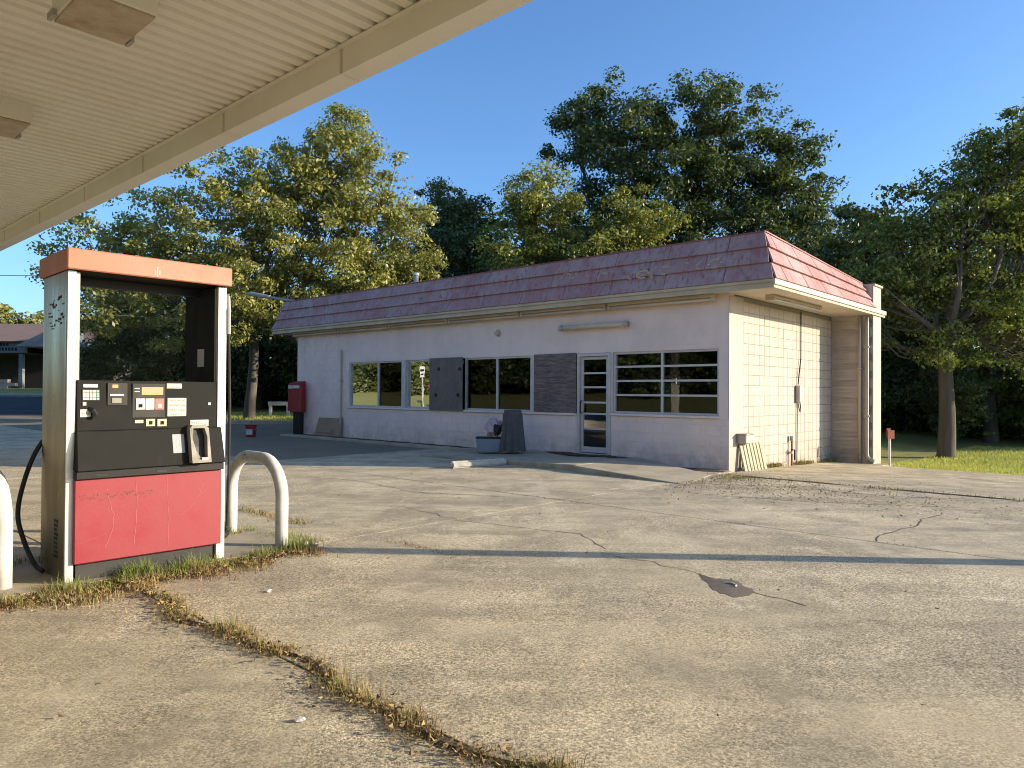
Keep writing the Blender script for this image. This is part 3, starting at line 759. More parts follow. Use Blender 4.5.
# slatted crate and box
t = sth('slat_guard', .04, .30, -.06, label='weathered slatted wooden guard leaning on the side wall corner', cat='guard')
for i in range(7):
    y = .06+i*.145; MB().hexa([(.10, y, 0), (.125, y, 0), (.125, y+.10, 0), (.10, y+.10, 0), (-.02, y, .52), (.005, y, .52), (.005, y+.10, .52), (-.02, y+.10, .52)]).build('slat', M['slat'], t)
MB().box(-.03, .0, .04, 1.06, .40, .45).build('rail', M['slat'], t); MB().box(.06, .085, .04, 1.06, .06, .11).build('rail', M['slat'], t)
t = sth('meter_box', .02, .36, .48, label='small grey meter box above the slatted guard', cat='box')
box('case', M['galv'], t, -.015, .17, -.05, .32, 0, .17, bevel=.015); box('lid', M['pipe'], t, -.015, .19, -.07, .34, .171, .19, bevel=.004)
# pipe on left of front
t = sth('wall_conduit', -12.19, -.045, 0, label='thin vertical conduit on the front wall left of the windows', cat='pipe')
MB().tube([(0, 0, 2.62), (0, 0, .06)], .028, 8).build('pipe', M['pipe'], t)
for z in (.6, 1.7): box('clip', M['galv'], t, -.05, .05, -.03, .033, z, z+.03)
# roof vent and lamp arm
t = sth('roof_vent', vp, 1.6, 4.0, label='small white vent pipe standing on the red roof', cat='pipe')
MB().tube([(0, 0, -.1), (0, 0, vz-4+.22)], .075, 12).build('pipe', M['galv'], t, smooth=True); MB().tube([(0, 0, vz-4+.22), (0, 0, vz-4+.3)], .095, 12).build('cap', M['white'], t)
a = Vector(W(-15.0, 2.2, 4.15)); b_ = at_y(251, 294, 26.2)
t = empty('floodlight_arm', a, 0, label='grey floodlight arm reaching off the left end of the red roof', cat='light')
v = b_-a; MB().tube([(0, 0, -.3), (0, 0, .05), tuple(v*.12+Vector((0, 0, .04))), tuple(v)], .05, 8).build('arm', M['galv'], t, smooth=True)
MB().tube([tuple(v*.80+Vector((0, 0, .01))), tuple(v*1.0), tuple(v*1.04)], [.07, .09, .05], 10).build('lamp_head', M['galv'], t)

# --- loose things by the shop
P0 = on_z(450, 468.5); P1 = on_z(505, 464.5)
d = P1-P0; ang = math.atan2(d.y, d.x); L_ = d.length
t = empty('parking_stop', (P0.x, P0.y, 0), ang, label='short pale concrete parking stop lying before the walkway', cat='parking stop')
MB().add([(0, -.09, .003), (0, .09, .003), (0, .07, .13), (0, -.07, .13), (L_, -.09, .003), (L_, .09, .003), (L_, .07, .13), (L_, -.07, .13)],
         [(0, 1, 2, 3), (7, 6, 5, 4), (0, 4, 5, 1), (1, 5, 6, 2), (2, 6, 7, 3), (3, 7, 4, 0)]).build('bar', M['stop'], t, bevel=.03, seg=2, smooth=False)
for x in (.28, L_-.3): MB().tube([(x, 0, .10), (x, 0, .138)], .022, 8).build('pin', M['rust'], t)
c = W(-5.0, -1.12, .10)
t = sempty('storage_box', -5.05, -1.10, .105, R(40), label='blue-grey plastic box standing on the walkway', cat='box')
MB().hexa([(-.25, -.16, 0), (.25, -.16, 0), (.25, .16, 0), (-.25, .16, 0), (-.28, -.19, .30), (.28, -.19, .30), (.28, .19, .30), (-.28, .19, .30)]).build('tub', M['bluegrey'], t, bevel=.015)
box('lid', M['pblack'], t, -.295, .295, -.205, .205, .301, .325, bevel=.008)
# crumpled cloth on the box
t2 = sempty('crumpled_bag', -5.0, -1.05, .43, R(40), label='crumpled pale pink bag with dark mouth on the blue-grey box', cat='bag')
rnd = random.Random(9)
def blob(mb, c, r, seed, nu=12, nv=8, jit=.25):
    rd = random.Random(seed); g = []
    for j in range(nv+1):
        row = []
        for i in range(nu):
            th = 2*math.pi*i/nu; ph = math.pi*j/nv; k = 1+rd.uniform(-jit, jit)
            row.append(mb.bm.verts.new((c[0]+r[0]*k*math.sin(ph)*math.cos(th), c[1]+r[1]*k*math.sin(ph)*math.sin(th), c[2]+r[2]*(k if 0 < j < nv else 1)*math.cos(ph))))
        g.append(row)
    for j in range(nv):
        for i in range(nu):
            try: mb.bm.faces.new((g[j][i], g[j+1][i], g[j+1][(i+1) % nu], g[j][(i+1) % nu]))
            except ValueError: pass
    return mb
blob(MB(), (.02, .02, .20), (.19, .15, .20), 4).build('bag', M['pinkcloth'], t2); blob(MB(), (.10, -.10, .16), (.09, .07, .12), 5).build('mouth', M['black'], t2)
# draped stand
t = sempty('draped_stand', -4.62, -.82, .11, R(40), label='grey cloth draped over an upright stand below the middle window', cat='cloth')
mb = MB(); n_ = 56; rings = []
for j in range(9):
    f_ = j/8; row = []
    for i in range(n_):
        th = 2*math.pi*i/n_; rx = .225+.05*(1-f_)**1.5-(.03 if j == 8 else 0); ry = .17+.05*(1-f_)-(.03 if j == 8 else 0)
        fold = 1+(.02+.15*(1-f_)**.7)*math.sin(9*th+1.3*math.sin(3*th)) + .04*(1-f_)*math.sin(17*th)
        s4 = (abs(math.cos(th))**4+abs(math.sin(th))**4)**-.25
        row.append(mb.bm.verts.new((rx*fold*s4*math.cos(th)*.9, ry*fold*s4*math.sin(th)*.9, .02+.90*f_+(.015*math.sin(5*th) if j == 0 else 0))))
    rings.append(row)
for j in range(8):
    for i in range(n_): mb.bm.faces.new((rings[j][i], rings[j][(i+1) % n_], rings[j+1][(i+1) % n_], rings[j+1][i]))
mb.bm.faces.new(rings[-1])
mb.build('drape', M['cloth'], t, smooth=True)
box('stand', M['pblack'], t, -.12, .12, -.09, .09, .0, .88)
# cardboard leaning
pa, za = on_q(316, 437, -.1); pb, zb = on_q(341, 437, -.1)
t = sempty('cardboard_sheet', pa, -.17, .06, 0, label='brown cardboard sheet leaning on the front wall near the left end', cat='cardboard')
MB().hexa([(0, 0, 0), (pb-pa, 0, 0), (pb-pa, .012, 0), (0, .012, 0), (.05, .14, .54), (pb-pa-.02, .14, .54), (pb-pa-.02, .152, .54), (.05, .152, .54)]).build('sheet', M['cardboard'], t)
MB().hexa([(.2, -.003, .1), (.9, -.003, .1), (.9, -.001, .1), (.2, -.001, .1), (.22, .022, .2), (.9, .022, .2), (.9, .024, .2), (.22, .024, .2)]).build('torn_flap', M['cardboard'], t)
# red twin box on post
t = sempty('red_call_box', -15.35, -.05, .0, R(12), label='red twin metal call box on a black post at the left end of the shop', cat='call box')
t.location = W(-14.10, -.27, .06); t.rotation_euler = (0, 0, YAW+R(20))
box('post', M['pblack'], t, -.14, .12, -.1, .1, 0, .75, bevel=.01)
h1 = MB().hexa([(-.17, -.16, .68), (.16, -.16, .68), (.16, .14, .68), (-.17, .14, .68), (-.17, -.10, 1.62), (.16, -.10, 1.62), (.16, .14, 1.66), (-.17, .14, 1.66)]).build('housing', M['redpaint'], t, bevel=.02)
box('nameplate', M['white'], h1, -.12, .11, -.135, -.120, 1.43, 1.52)
h2 = MB().hexa([(-.45, .0, .72), (-.20, .0, .72), (-.20, .25, .72), (-.45, .25, .72), (-.45, .03, 1.58), (-.20, .03, 1.58), (-.20, .25, 1.62), (-.45, .25, 1.62)]).build('housing', M['redpaint'], t, bevel=.02)
box('nameplate', M['white'], h2, -.42, -.23, .005, .02, 1.42, 1.52)
box('bracket', M['pblack'], t, -.24, -.14, .05, .09, .8, .85)
# bucket
c = on_z(251, 437)
t = empty('bucket', (c.x, c.y, 0), 0, label='small red bucket with white mark standing in the shaded yard', cat='bucket')
MB().lathe([(.13, 0), (.18, .36), (.19, .37), (.17, .37), (.165, .35), (.12, .03)], 20).build('tub', M['redpaint'], t, smooth=False)
MB().hexa([(-.09, -.162, .08), (.09, -.162, .08), (.09, -.13, .08), (-.09, -.13, .08), (-.1, -.178, .24), (.1, -.178, .24), (.1, -.15, .24), (-.1, -.15, .24)]).build('sticker', M['white'], t)
MB().tube([(-.185, 0, .34), (-.19, -.1, .26), (-.08, -.21, .2), (.08, -.21, .2), (.19, -.1, .26), (.185, 0, .34)], .006, 5).build('handle', M['galv'], t)
# white frame on the verge
c = on_z(279, 418, .12)
t = empty('white_barrier', (c.x, c.y, gz(c.x, c.y)), R(8), label='low white barrier frame on the grass beyond the call box', cat='barrier')
for x in (-.46, .34): box('leg', M['white'], t, x, x+.14, -.06, .06, 0, .68, bevel=.01)
box('crossbar', M['white'], t, -.5, .5, -.07, .07, .56, .74, bevel=.012)
for x in (-.52, .30): box('foot', M['white'], t, x, x+.24, -.1, .22, -.02, .06)
# small sign by the wing wall
c = on_z(883, 467, -.25)
t = empty('marker_post', (c.x+.15, c.y, gz(c.x, c.y)), R(10), label='short white post with small rusty red plate beside the wing wall', cat='post')
MB().tube([(0, 0, -.1), (0, 0, .86)], .028, 8).build('post', M['white'], t)
box('plate', M['rust'], t, -.07, .10, -.035, -.028, .66, .86); box('plate', M['rust'], t, -.05, .05, .029, .036, .70, .90)

# ------------------------------------------------------------------ pump island
isl = sempty('pump_island', 0, 0, 0, label='low concrete kerbed island under the fuel pump', cat='island')
pts = [(.22, -11.5), (.22, -9.0), (.1, -8.82), (-.2, -8.74), (-.8, -8.80), (-1.02, -9.0), (-1.02, -11.5), (-.5, -11.7), (-.2, -11.78), (.1, -11.7)]
MB().prism(pts[::-1], -.05, .028).build('kerb', M['walk'], isl, bevel=.02, seg=2)

PY = -.0285
PO = W(.1206, -10.8496, .0858)
pump = empty('fuel_pump', PO, YAW+PY, label='old fuel pump with orange cap, black console and faded red front panel', cat='fuel pump')
pex = Vector((math.cos(YAW+PY), math.sin(YAW+PY), 0)); pey = Vector((-pex.y, pex.x, 0))
def PF(u, v, x=0.):
    d = ray(u, v); t_ = ((PO-CAM).dot(pex)+x)/d.dot(pex); P = CAM+t_*d-PO
    return P.dot(pey), P.z
PWD, PD = 1.174, .606
# two columns
colL = box('column', M['steel'], pump, -PD, 0, 0, .062, -.056, 2.19, bevel=.006)
box('edge_strip', M['white_post'], colL, .0005, .012, .003, .060, -.056, 2.188, bevel=.003)
box('edge_strip', M['galv'], colL, -.05, .0, .0622, .085, 1.0, 2.18)
lm = MB(); rnd = random.Random(5)
for i in range(26):
    x = -.06-rnd.random()*.36; z = 1.80+rnd.random()*.22+ .12*(x+.06); w_ = rnd.uniform(.02, .07); h_ = rnd.uniform(.006, .02)
    lm.box(x-w_, x, -.0022, -.0002, z, z+h_)
lm.build('logo_residue', M['residue'], colL)
lm = MB()
for i in range(9): lm.box(-.24, -.14+rnd.uniform(-.03, 0), -.002, -.0002, .10+i*.032, .122+i*.032)
lm.build('warning_label', M['pblack'], colL)
colR = box('column', M['steel'], pump, -PD, 0, PWD-.085, PWD, -.056, 2.19, bevel=.006)
box('edge_strip', M['white_post'], colR, .0005, .012, PWD-.075, PWD-.004, -.056, 2.188, bevel=.003)
box('inner_face', M['pgrey'], colR, -PD+.01, -.005, PWD-.098, PWD-.0855, 1.3, 2.18)
box('sticker', M['paper'], colR, -.33, -.2, PWD-.1005, PWD-.0985, 1.53, 1.68)
MB().tube([(-.02, PWD+.02, 2.12), (.012, PWD+.012, 2.0), (.01, PWD+.014, 1.80)], .018, 8).build('hose_fitting', M['galv'], colR)
MB().tube([(.0, PWD+.02, 1.82), (.012, PWD+.03, 1.2), (.004, PWD+.03, .6), (-.02, PWD+.03, .2)], .011, 8).build('thin_hose', M['black'], colR)
# cap
cap = box('cap', M['orange'], pump, -PD-.066, .066, -.017, PWD+.017, 2.192, 2.345, bevel=.008)
box('cap_underside', M['pgrey'], cap, -PD-.05, .05, .0, PWD, 2.1905, 2.1915)
y_, z_ = PF(157.5, 271, .066)
cm = MB()
for dy in (-.016, 0, .016): cm.box(.0665, .0675, y_+dy-.004, y_+dy+.004, z_-.045+abs(dy), z_+.03-abs(dy)*1.5)
cm.build('logo_ghost', M['white'], cap)
box('header', M['pblack'], pump, -.36, -.30, .063, PWD-.086, 2.125, 2.19)
# see-through pane
gl = MB().add([(-.33, .064, 1.40), (-.33, PWD-.0985, 1.40), (-.33, PWD-.0985, 2.124), (-.33, .064, 2.124)], [(0, 1, 2, 3)]).build('pane', M['pglass'], pump)
# cabinet core
box('cabinet', M['pblack'], pump, -PD+.03, -.014, .063, PWD-.086, 0.0741, 1.395)
up = MB().hexa([(-.002, .066, 1.03), (.03, .066, 1.03), (.03, PWD-.09, 1.03), (-.002, PWD-.09, 1.03), (-.002, .066, 1.40), (.016, .066, 1.40), (.016, PWD-.09, 1.40), (-.002, PWD-.09, 1.40)]).build('display_panel', M['pgrey'], pump, bevel=.004)
cs = MB().hexa([(-.002, .05, .745), (.11, .05, .745), (.11, PWD-.045, .745), (-.002, PWD-.045, .745), (-.002, .06, 1.03), (.045, .06, 1.03), (.045, PWD-.055, 1.03), (-.002, PWD-.055, 1.03)]).build('console', M['pgrey'], pump, bevel=.006)
lip = box('console_lip', M['pblack'], pump, -.002, .085, .052, PWD-.047, .685, .743, bevel=.004)
for y in (.18, .60): box('slot', M['black'], lip, .0855, .087, y, y+.075, .70, .716)
rp = box('red_door', M['red_panel'], pump, -.002, .05, .052, PWD-.05, .075, .683, bevel=.006)
box('plinth', M['pgrey2'], pump, -PD+.06, -.012, .08, PWD-.09, -.056, .073)
# scratches and lost lettering on the red door
def scr(pts):
    mb_ = MB(); P_ = [PF(u, v, .05) for u, v in pts]; w_ = .0016
    fine = []
    for (a_, c_) in zip(P_[:-1], P_[1:]):
        for k_ in range(6): fine.append((a_[0]+(c_[0]-a_[0])*k_/6+rnd.gauss(0, .0015), a_[1]+(c_[1]-a_[1])*k_/6))
    fine.append(P_[-1]); n_ = len(fine)
    mb_.add([(.0515, y-w_, z) for y, z in fine]+[(.0515, y+w_, z) for y, z in fine], [(i, i+1, n_+i+1, n_+i) for i in range(n_-1)])
    mb_.build('scratch', M['scratch'], rp)
scr([(107, 489), (109, 500), (114, 515), (113, 528), (105, 548)]); scr([(136, 480), (137, 500), (136.5, 520), (134, 545)]); scr([(167, 478), (168, 505), (169, 517), (168, 545)]); scr([(169, 517), (180, 515), (190, 508), (198, 497), (204, 482)])
scr([(74, 545), (90, 540), (106, 533)])
lt = MB()
for i in range(46):
    u = 80+i*1.6+rnd.uniform(-.5, .5); v = 499-(u-80)*.085+rnd.uniform(-3.2, 3.2); y, z = PF(u, v, .05)
    lt.box(.0505, .0518, y, y+rnd.uniform(.004, .014), z, z+rnd.uniform(.003, .012))
lt.build('lettering_residue', M['residue'], rp)
# display panel fittings (pixel boxes on the panel plane)
def notice_print(o, y0, y1, z0, z1, x):
    pm = MB(); rd = random.Random(int(y0*1000)); z = z1-.008
    while z > z0+.008:
        y = y0+.006
        while y < y1-.012:
            w2 = rd.uniform(.006, .02); pm.box(x, x+.0006, y, min(y+w2, y1-.005), z-.0035, z); y += w2+.004
        z -= .010
    pm.build('print', M['pgrey2'], o)
def pf(name, mat, u0, v0, u1, v1, x0, th, parent=up, bevel=0.001):
    y0, z1 = PF(u0, v0, x0); y1, z0 = PF(u1, v1, x0); zc = (z0+z1)/2
    sl_ = .016+.014*(1.40-zc)/.37 if x0 == .023 else x0
    o = box(name, mat, parent, sl_-.004, sl_+th, y0, y1, z0, z1, bevel)
    if name == 'notice': notice_print(o, y0, y1, z0, z1, sl_+th)
    return o
X = .023
pf('label_strip', M['paper'], 83.5, 384, 98, 387.5, X, .003)
kp = pf('keypad', M['pgrey2'], 82, 389.5, 100, 400.5, X, .004)
for i in range(5):
    for j in range(4): pf('key', M['paper'] if i < 4 else M['green_key'], 82.6+i*3.4, 390+j*2.6, 85.4+i*3.4, 392.2+j*2.6, X, .009, kp)
pf('button', M['paper'], 82.5, 402, 86, 405.5, X, .008)
pf('notice', M['paper'], 80, 409.5, 90.5, 417, X, .003)
MB().tube([(.02, .15, 1.19), (.05, .165, 1.18), (.055, .18, 1.15), (.05, .17, 1.13)], .018, 6).build('broken_knob', M['black'], up)
cd_ = pf('card_reader', M['pgrey2'], 107.5, 383, 127, 405, X, .010)
pf('card_slot', M['black'], 109.5, 396.4, 123, 397.4, X, .013, cd_); pf('light_bar', M['paper'], 109.5, 394, 123.5, 396, X, .013, cd_); pf('slip_mouth', M['beige'], 111.5, 397.8, 121, 403, X, .013, cd_)
pf('seal', M['lcd'], 112, 384.5, 118, 388, X, .013, cd_)
dp = pf('display_frame', M['pgrey2'], 132.5, 383.5, 164.5, 417, X, .007)
pf('brand_patch', M['navy'], 133.5, 384.5, 140, 393, X, .010, dp)
for v_ in (388, 391): pf('stripe', M['paper'], 134.2, v_, 139.4, v_+1, X, .0115, dp)
pf('display', M['lcd'], 141.5, 387, 163, 395, X, .010, dp)
for i, mt in enumerate(('paper', 'paper', 'redb')):
    k_ = pf('grade_button', M[mt], 135.5+i*9.6, 398.5, 144.2+i*9.6, 409.5, X, .012, dp); pf('mark', M['pgrey'] if i == 0 else M['paper'], 138+i*9.6, 404, 142+i*9.6, 407.5, X, .014, k_)
pf('notice', M['paper'], 167, 383.5, 182, 388.5, X, .003); pf('notice', M['paper'], 167.5, 398, 186, 416, X, .003)
pf('arrow', M['paper_y'], 134.5, 420, 143, 423, X, .004)
for u in (145.5, 157): k_ = pf('octane_tile', M['paper_y'], u, 419, u+9, 426, X, .006); pf('mark', M['pgrey'], u+2.8, 421, u+6.5, 424.5, X, .0075, k_)
pf('notice', M['paper'], 190, 420, 208, 426, X, .003); pf('button', M['paper'], 208, 402.5, 210.5, 405, X, .006)
# console fittings
def cf(name, mat, y0, y1, z0, z1, th, parent=cs):
    xl = lambda z: .110-.065*(z-.745)/.285
    return MB().hexa([(xl(z0)-.004, y0, z0), (xl(z0)+th, y0, z0), (xl(z0)+th, y1, z0), (xl(z0)-.004, y1, z0), (xl(z1)-.004, y0, z1), (xl(z1)+th, y0, z1), (xl(z1)+th, y1, z1), (xl(z1)-.004, y1, z1)]).build(name, mat, parent)
cf('instruction_sticker', worn('sticker_grey_blue', (.27, .30, .31), (.45, .45, .42), .6, .5, scale=30), .722, .812, .84, .985, .002)
nb = MB()       # boot frame round a dark mouth
def xl(z): return .110-.065*(z-.745)/.285
yc, zc_ = .912, .93
outer = [(-.075, -.17), (.075, -.17), (.075, .10), (.045, .125), (-.055, .125), (-.075, .10)]
inner = [(-.022, -.15), (.046, -.15), (.058, .03), (.042, .10), (-.048, .10), (-.06, .02)]
n_ = 6; vv = []
for ring, th in ((outer, .065), (inner, .065), (outer, -.005), (inner, .004)):
    vv += [(xl(min(max(zc_+z, .745), 1.03))+th, yc+y, zc_+z) for y, z in ring]
fs = []
for i in range(n_):
    j = (i+1) % n_
    fs += [(i, j, n_+j, n_+i), (i, 2*n_+i, 2*n_+j, j), (n_+i, n_+j, 3*n_+j, 3*n_+i)]
nb.add(vv, fs); boot = nb.build('nozzle_boot', M['beige'], cs)
MB().add([(xl(zc_+z)+.006, yc+y, zc_+z) for y, z in inner], [tuple(range(6))]).build('boot_mouth', M['black'], boot)
box('latch', M['galv'], boot, xl(.8)+.03, xl(.8)+.07, yc+.0, yc+.05, .765, .80)
MB().hexa([(xl(.78)+.02, yc-.05, .775), (xl(.78)+.066, yc-.05, .775), (xl(.78)+.066, yc+.0, .775), (xl(.78)+.02, yc+.0, .775), (xl(.9)+.01, yc-.045, .88), (xl(.9)+.03, yc-.045, .88), (xl(.9)+.03, yc-.01, .84), (xl(.9)+.01, yc-.01, .84)]).build('flap', M['beige'], boot)
# hose loop on the far-left side
def bez(pts, n=14):
    out = []
    P_ = [Vector(p) for p in pts]; P_ = [P_[0]*2-P_[1]]+P_+[P_[-1]*2-P_[-2]]
    for i in range(1, len(P_)-2):
        for k in range(n):
            t_ = k/n; a_, b2, c2, d2 = P_[i-1:i+3]
            out.append(.5*((2*b2)+(-a_+c2)*t_+(2*a_-5*b2+4*c2-d2)*t_**2+(-a_+3*b2-3*c2+d2)*t_**3))
    return out+[P_[-2]]
MB().tube(bez([(-PD-.0, .10, 1.05), (-PD-.05, -.02, .86), (-PD-.12, -.09, .60), (-PD-.14, -.12, .36), (-PD-.08, -.09, .16), (-PD+.06, -.05, .0), (-PD+.2, -.03, -.03)]), .017, 10).build('hose', M['black'], pump, smooth=True)
t = sempty('hose_end', -.70, -9.32, .03, R(20), label='black hose coupling lying between the pump and the right bollard', cat='hose')
MB().tube(bez([(-.12, .03, .03), (-.02, .0, .07), (.08, .02, .045), (.12, -.06, .03)]), .032, 8).build('hose', M['black'], t, smooth=True)
MB().tube([(-.05, -.05, .05), (.06, .04, .11)], .05, 8).build('coupling', M['pblack'], t)

def ubollard(p0, p1, q, h, label):
    t = sempty('hoop_bollard', p0, q, 0, 0, label=label, cat='bollard', group='white hoop bollards at the ends of the pump island')
    w_ = p1-p0; r_ = .34; pts = [(0, 0, -.05), (0, 0, h*.35), (0, 0, h-r_-.02)]
    pts += [(r_-r_*math.cos(math.pi/2*k/9), 0, h-r_+r_*math.sin(math.pi/2*k/9)) for k in range(10)]
    pts += [(w_-r_+r_*math.sin(math.pi/2*k/9), 0, h-r_+r_*math.cos(math.pi/2*k/9)) for k in range(10)]
    pts += [(w_, 0, h-r_-.02), (w_, 0, h*.35), (w_, 0, -.05)]
    MB().tube(pts, .056, 16).build('hoop', M['bollard'], t, smooth=True)
    cm = MB(); rd = random.Random(int(q*10))
    for i in range(9):
        cc_ = Vector((rd.uniform(.3, w_-.3), -.052, h+rd.uniform(-.02, .022))); s_ = rd.uniform(.006, .018)
        cm.add([tuple(cc_+Vector((-s_, -.004, -s_*.5))), tuple(cc_+Vector((s_, -.004, -s_*.4))), tuple(cc_+Vector((s_*.8, .004, s_*.6))), tuple(cc_+Vector((-s_*.5, .004, s_*.5)))], [(0, 1, 2, 3)])
    cm.build('paint_chips', M['residue'], t)
ubollard(-.87, .07, -9.10, .79, 'white hoop bollard standing right of the fuel pump')
ubollard(-1.0, -.06, -11.17, .79, 'white hoop bollard cut off by the left edge, left of the pump')

# ------------------------------------------------------------------ forecourt canopy
can = sempty('forecourt_canopy', 0, 0, 0, label='cream metal forecourt canopy overhead at the upper left', cat='canopy')
QE, ZE = -8.81, 4.1
PA, PB, QB = -16.0, 9.2, -18.0
x = PA; i = 0
while x < PB-.1:
    x1 = min(x+2.1, PB); f = MB()
    prof = [(QE, ZE), (QE, ZE+.5), (QE-.02, ZE+.5), (QE-.02, ZE+.012), (QE-.19, ZE+.012), (QE-.19, ZE+.22), (QE-.25, ZE+.22), (QE-.25, ZE+.208), (QE-.202, ZE+.208), (QE-.202, ZE)]
    n_ = len(prof)
    f.add([(x+.003, a, b2) for a, b2 in prof]+[(x1-.003, a, b2) for a, b2 in prof],
          [(k_, (k_+1) % n_, n_+(k_+1) % n_, n_+k_) for k_ in range(n_)])
    f.build('fascia_section', M['canopy'], can)
    if i: box('joint_cover', M['soffit'], can, x-.02, x+.02, QE-.2035, QE-.2, ZE+.004, ZE+.205)
    x = x1; i += 1
for (a, b2, c2, d2) in ((PA, PB, QB, QB+.2),): box('fascia_section', M['canopy'], can, a, b2, c2, d2, ZE, ZE+.5)
box('fascia_section', M['canopy'], can, PB-.2, PB-.001, QB+.201, QE-.26, ZE, ZE+.5); box('fascia_section', M['canopy'], can, PA+.001, PA+.2, QB+.201, QE-.26, ZE, ZE+.5)
# ribbed deck sheets: four ribs each
pitch = .165; SW = 4*pitch; ZD = ZE+.225
prof = []
for k_ in range(4):
    x0 = k_*pitch; prof += [(x0, 0), (x0+.098, 0), (x0+.112, .038), (x0+.150, .038)]
prof.append((SW-.001, .0))
Lq = (QE-.215)-(QB+.2)
n_ = len(prof)
me = MB().add([(a, 0, b2) for a, b2 in prof]+[(a, Lq, b2) for a, b2 in prof], [(k_, k_+1, n_+k_+1, n_+k_) for k_ in range(n_-1)]).mesh('deck_sheet')
x = PA+.2; 
while x < PB-.3:
    link('deck_sheet', me, M['canopy'], can, loc=(x, QB+.2, ZD)); x += SW
box('canopy_top', M['canopy'], can, PA+.001, PB-.001, QB+.001, QE-.021, ZE+.46, ZE+.49)
for (p_, q_) in ((-.2, -14.2), (-9.2, -14.2), (7.2, -15.6)):
    MB().box(p_-.12, p_+.12, q_-.12, q_+.12, 0, ZE+.22).build('column', M['canopy'], can, bevel=.01)
def clight(p0, q0, label):
    t = sempty('canopy_light', p0, q0, ZD-.21, 0, label=label, cat='light', group='square lights under the canopy')
    box('lens', M['lens'], t, .012, .628, .012, .488, -.004, .012, bevel=.003)
    box('housing', M['canopy'], t, 0, .64, 0, .5, .013, .215, bevel=.006)
    for y in (-.03, .501): box('hinge', M['galv'], t, .0, .12, y, y+.029, .0, .05)
clight(-.09, -10.91, 'dirty brown square light under the canopy near the top left'); clight(-3.24, -10.89, 'cream square light under the canopy cut by the left edge')

# the sign pole whose shadow crosses the lot (out of frame to the right)
sp_ = empty('pipe_post', (6.6, 6.03, 0), 0, label='steel pipe post standing on the lot outside the right picture edge', cat='post')
MB().tube([(0, 0, 0), (0, 0, 2.30)], .115, 16).build('pole', M['galv'], sp_, smooth=True); box('base_plate', M['galv'], sp_, -.25, .25, -.25, .25, 0, .04); MB().tube([(0, 0, 2.30), (0, 0, 2.34)], .15, 16).build('cap', M['galv'], sp_)

# ------------------------------------------------------------------ neighbour building far left
NB = empty('neighbour_building', (-49.2, 60, 1.45), 0, label='low brown-roofed building with shaded porch across the street at far left', cat='building')
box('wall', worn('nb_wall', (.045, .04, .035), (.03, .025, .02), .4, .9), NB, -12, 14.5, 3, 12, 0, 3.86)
box('fascia', M['nb_shaded'], NB, -12, 9.0, -.15, 0, 2.95, 3.85); box('porch_ceiling', M['dark'], NB, -12, 9, 0.01, 3, 2.9, 2.99)
for x in (-9, -3.2, 2.6, 8.4): box('column', M['nb_shaded'], NB, x-.16, x+.16, .02, .34, 0, 2.89)
for k_ in range(3):
    for j in range(9): box('planter_stone', M['stone'], NB, -12+j*2.2+(.6 if k_ % 2 else 0), -9.83+j*2.2+(.6 if k_ % 2 else 0), -.6+rnd.uniform(-.04, .04), -.2, k_*.28-.1, k_*.28+.17)
MB().add([(-12.5, -.7, 3.87), (14.9, -.7, 3.87), (14.9, 13, 3.87), (-12.5, 13, 3.87), (-11, 6, 5.9), (13.2, 6, 5.9)], [(0, 1, 5, 4), (1, 2, 5), (2, 3, 4, 5), (3, 0, 4), (3, 2, 1, 0)]).build('roof', M['brownroof'], NB)
MB().add([(9.0, -1.6, 3.4), (15.0, -1.6, 3.4), (12.0, -1.6, 4.9), (9.0, 3, 3.4), (15.0, 3, 3.4), (12.0, 5, 4.9)], [(0, 1, 2), (3, 5, 4), (0, 2, 5, 3), (1, 4, 5, 2), (0, 3, 4, 1)]).build('porch_gable', M['nb_shaded'], NB)
lm = MB()
for row, (z, n_) in enumerate(((3.5, 5), (3.12, 9))):
    x = 8.25-(0 if row else .7)
    for k_ in range(n_): lm.box(x-.22-k_*.27, x-k_*.27-.05, -.17, -.152, z, z+.26)
lm.build('sign_lettering', M['pblack'], NB)

# overhead wire
a = at_y(-160, 274, 60); b_ = at_y(60, 271.5, 60)
wr = MB(); pts = []
e0, e1 = Vector((-70, 60, a.z+.3)), Vector((-10, 60.5, b_.z+.1))
for k_ in range(25):
    t_ = k_/24; P_ = e0.lerp(e1, t_); pts.append((P_.x, P_.y, P_.z-1.2*4*t_*(1-t_)*.3))
wr.tube(pts, .025, 5).build('overhead_wire', M['black'], label='thin overhead wire against the sky at far left', cat='wire')

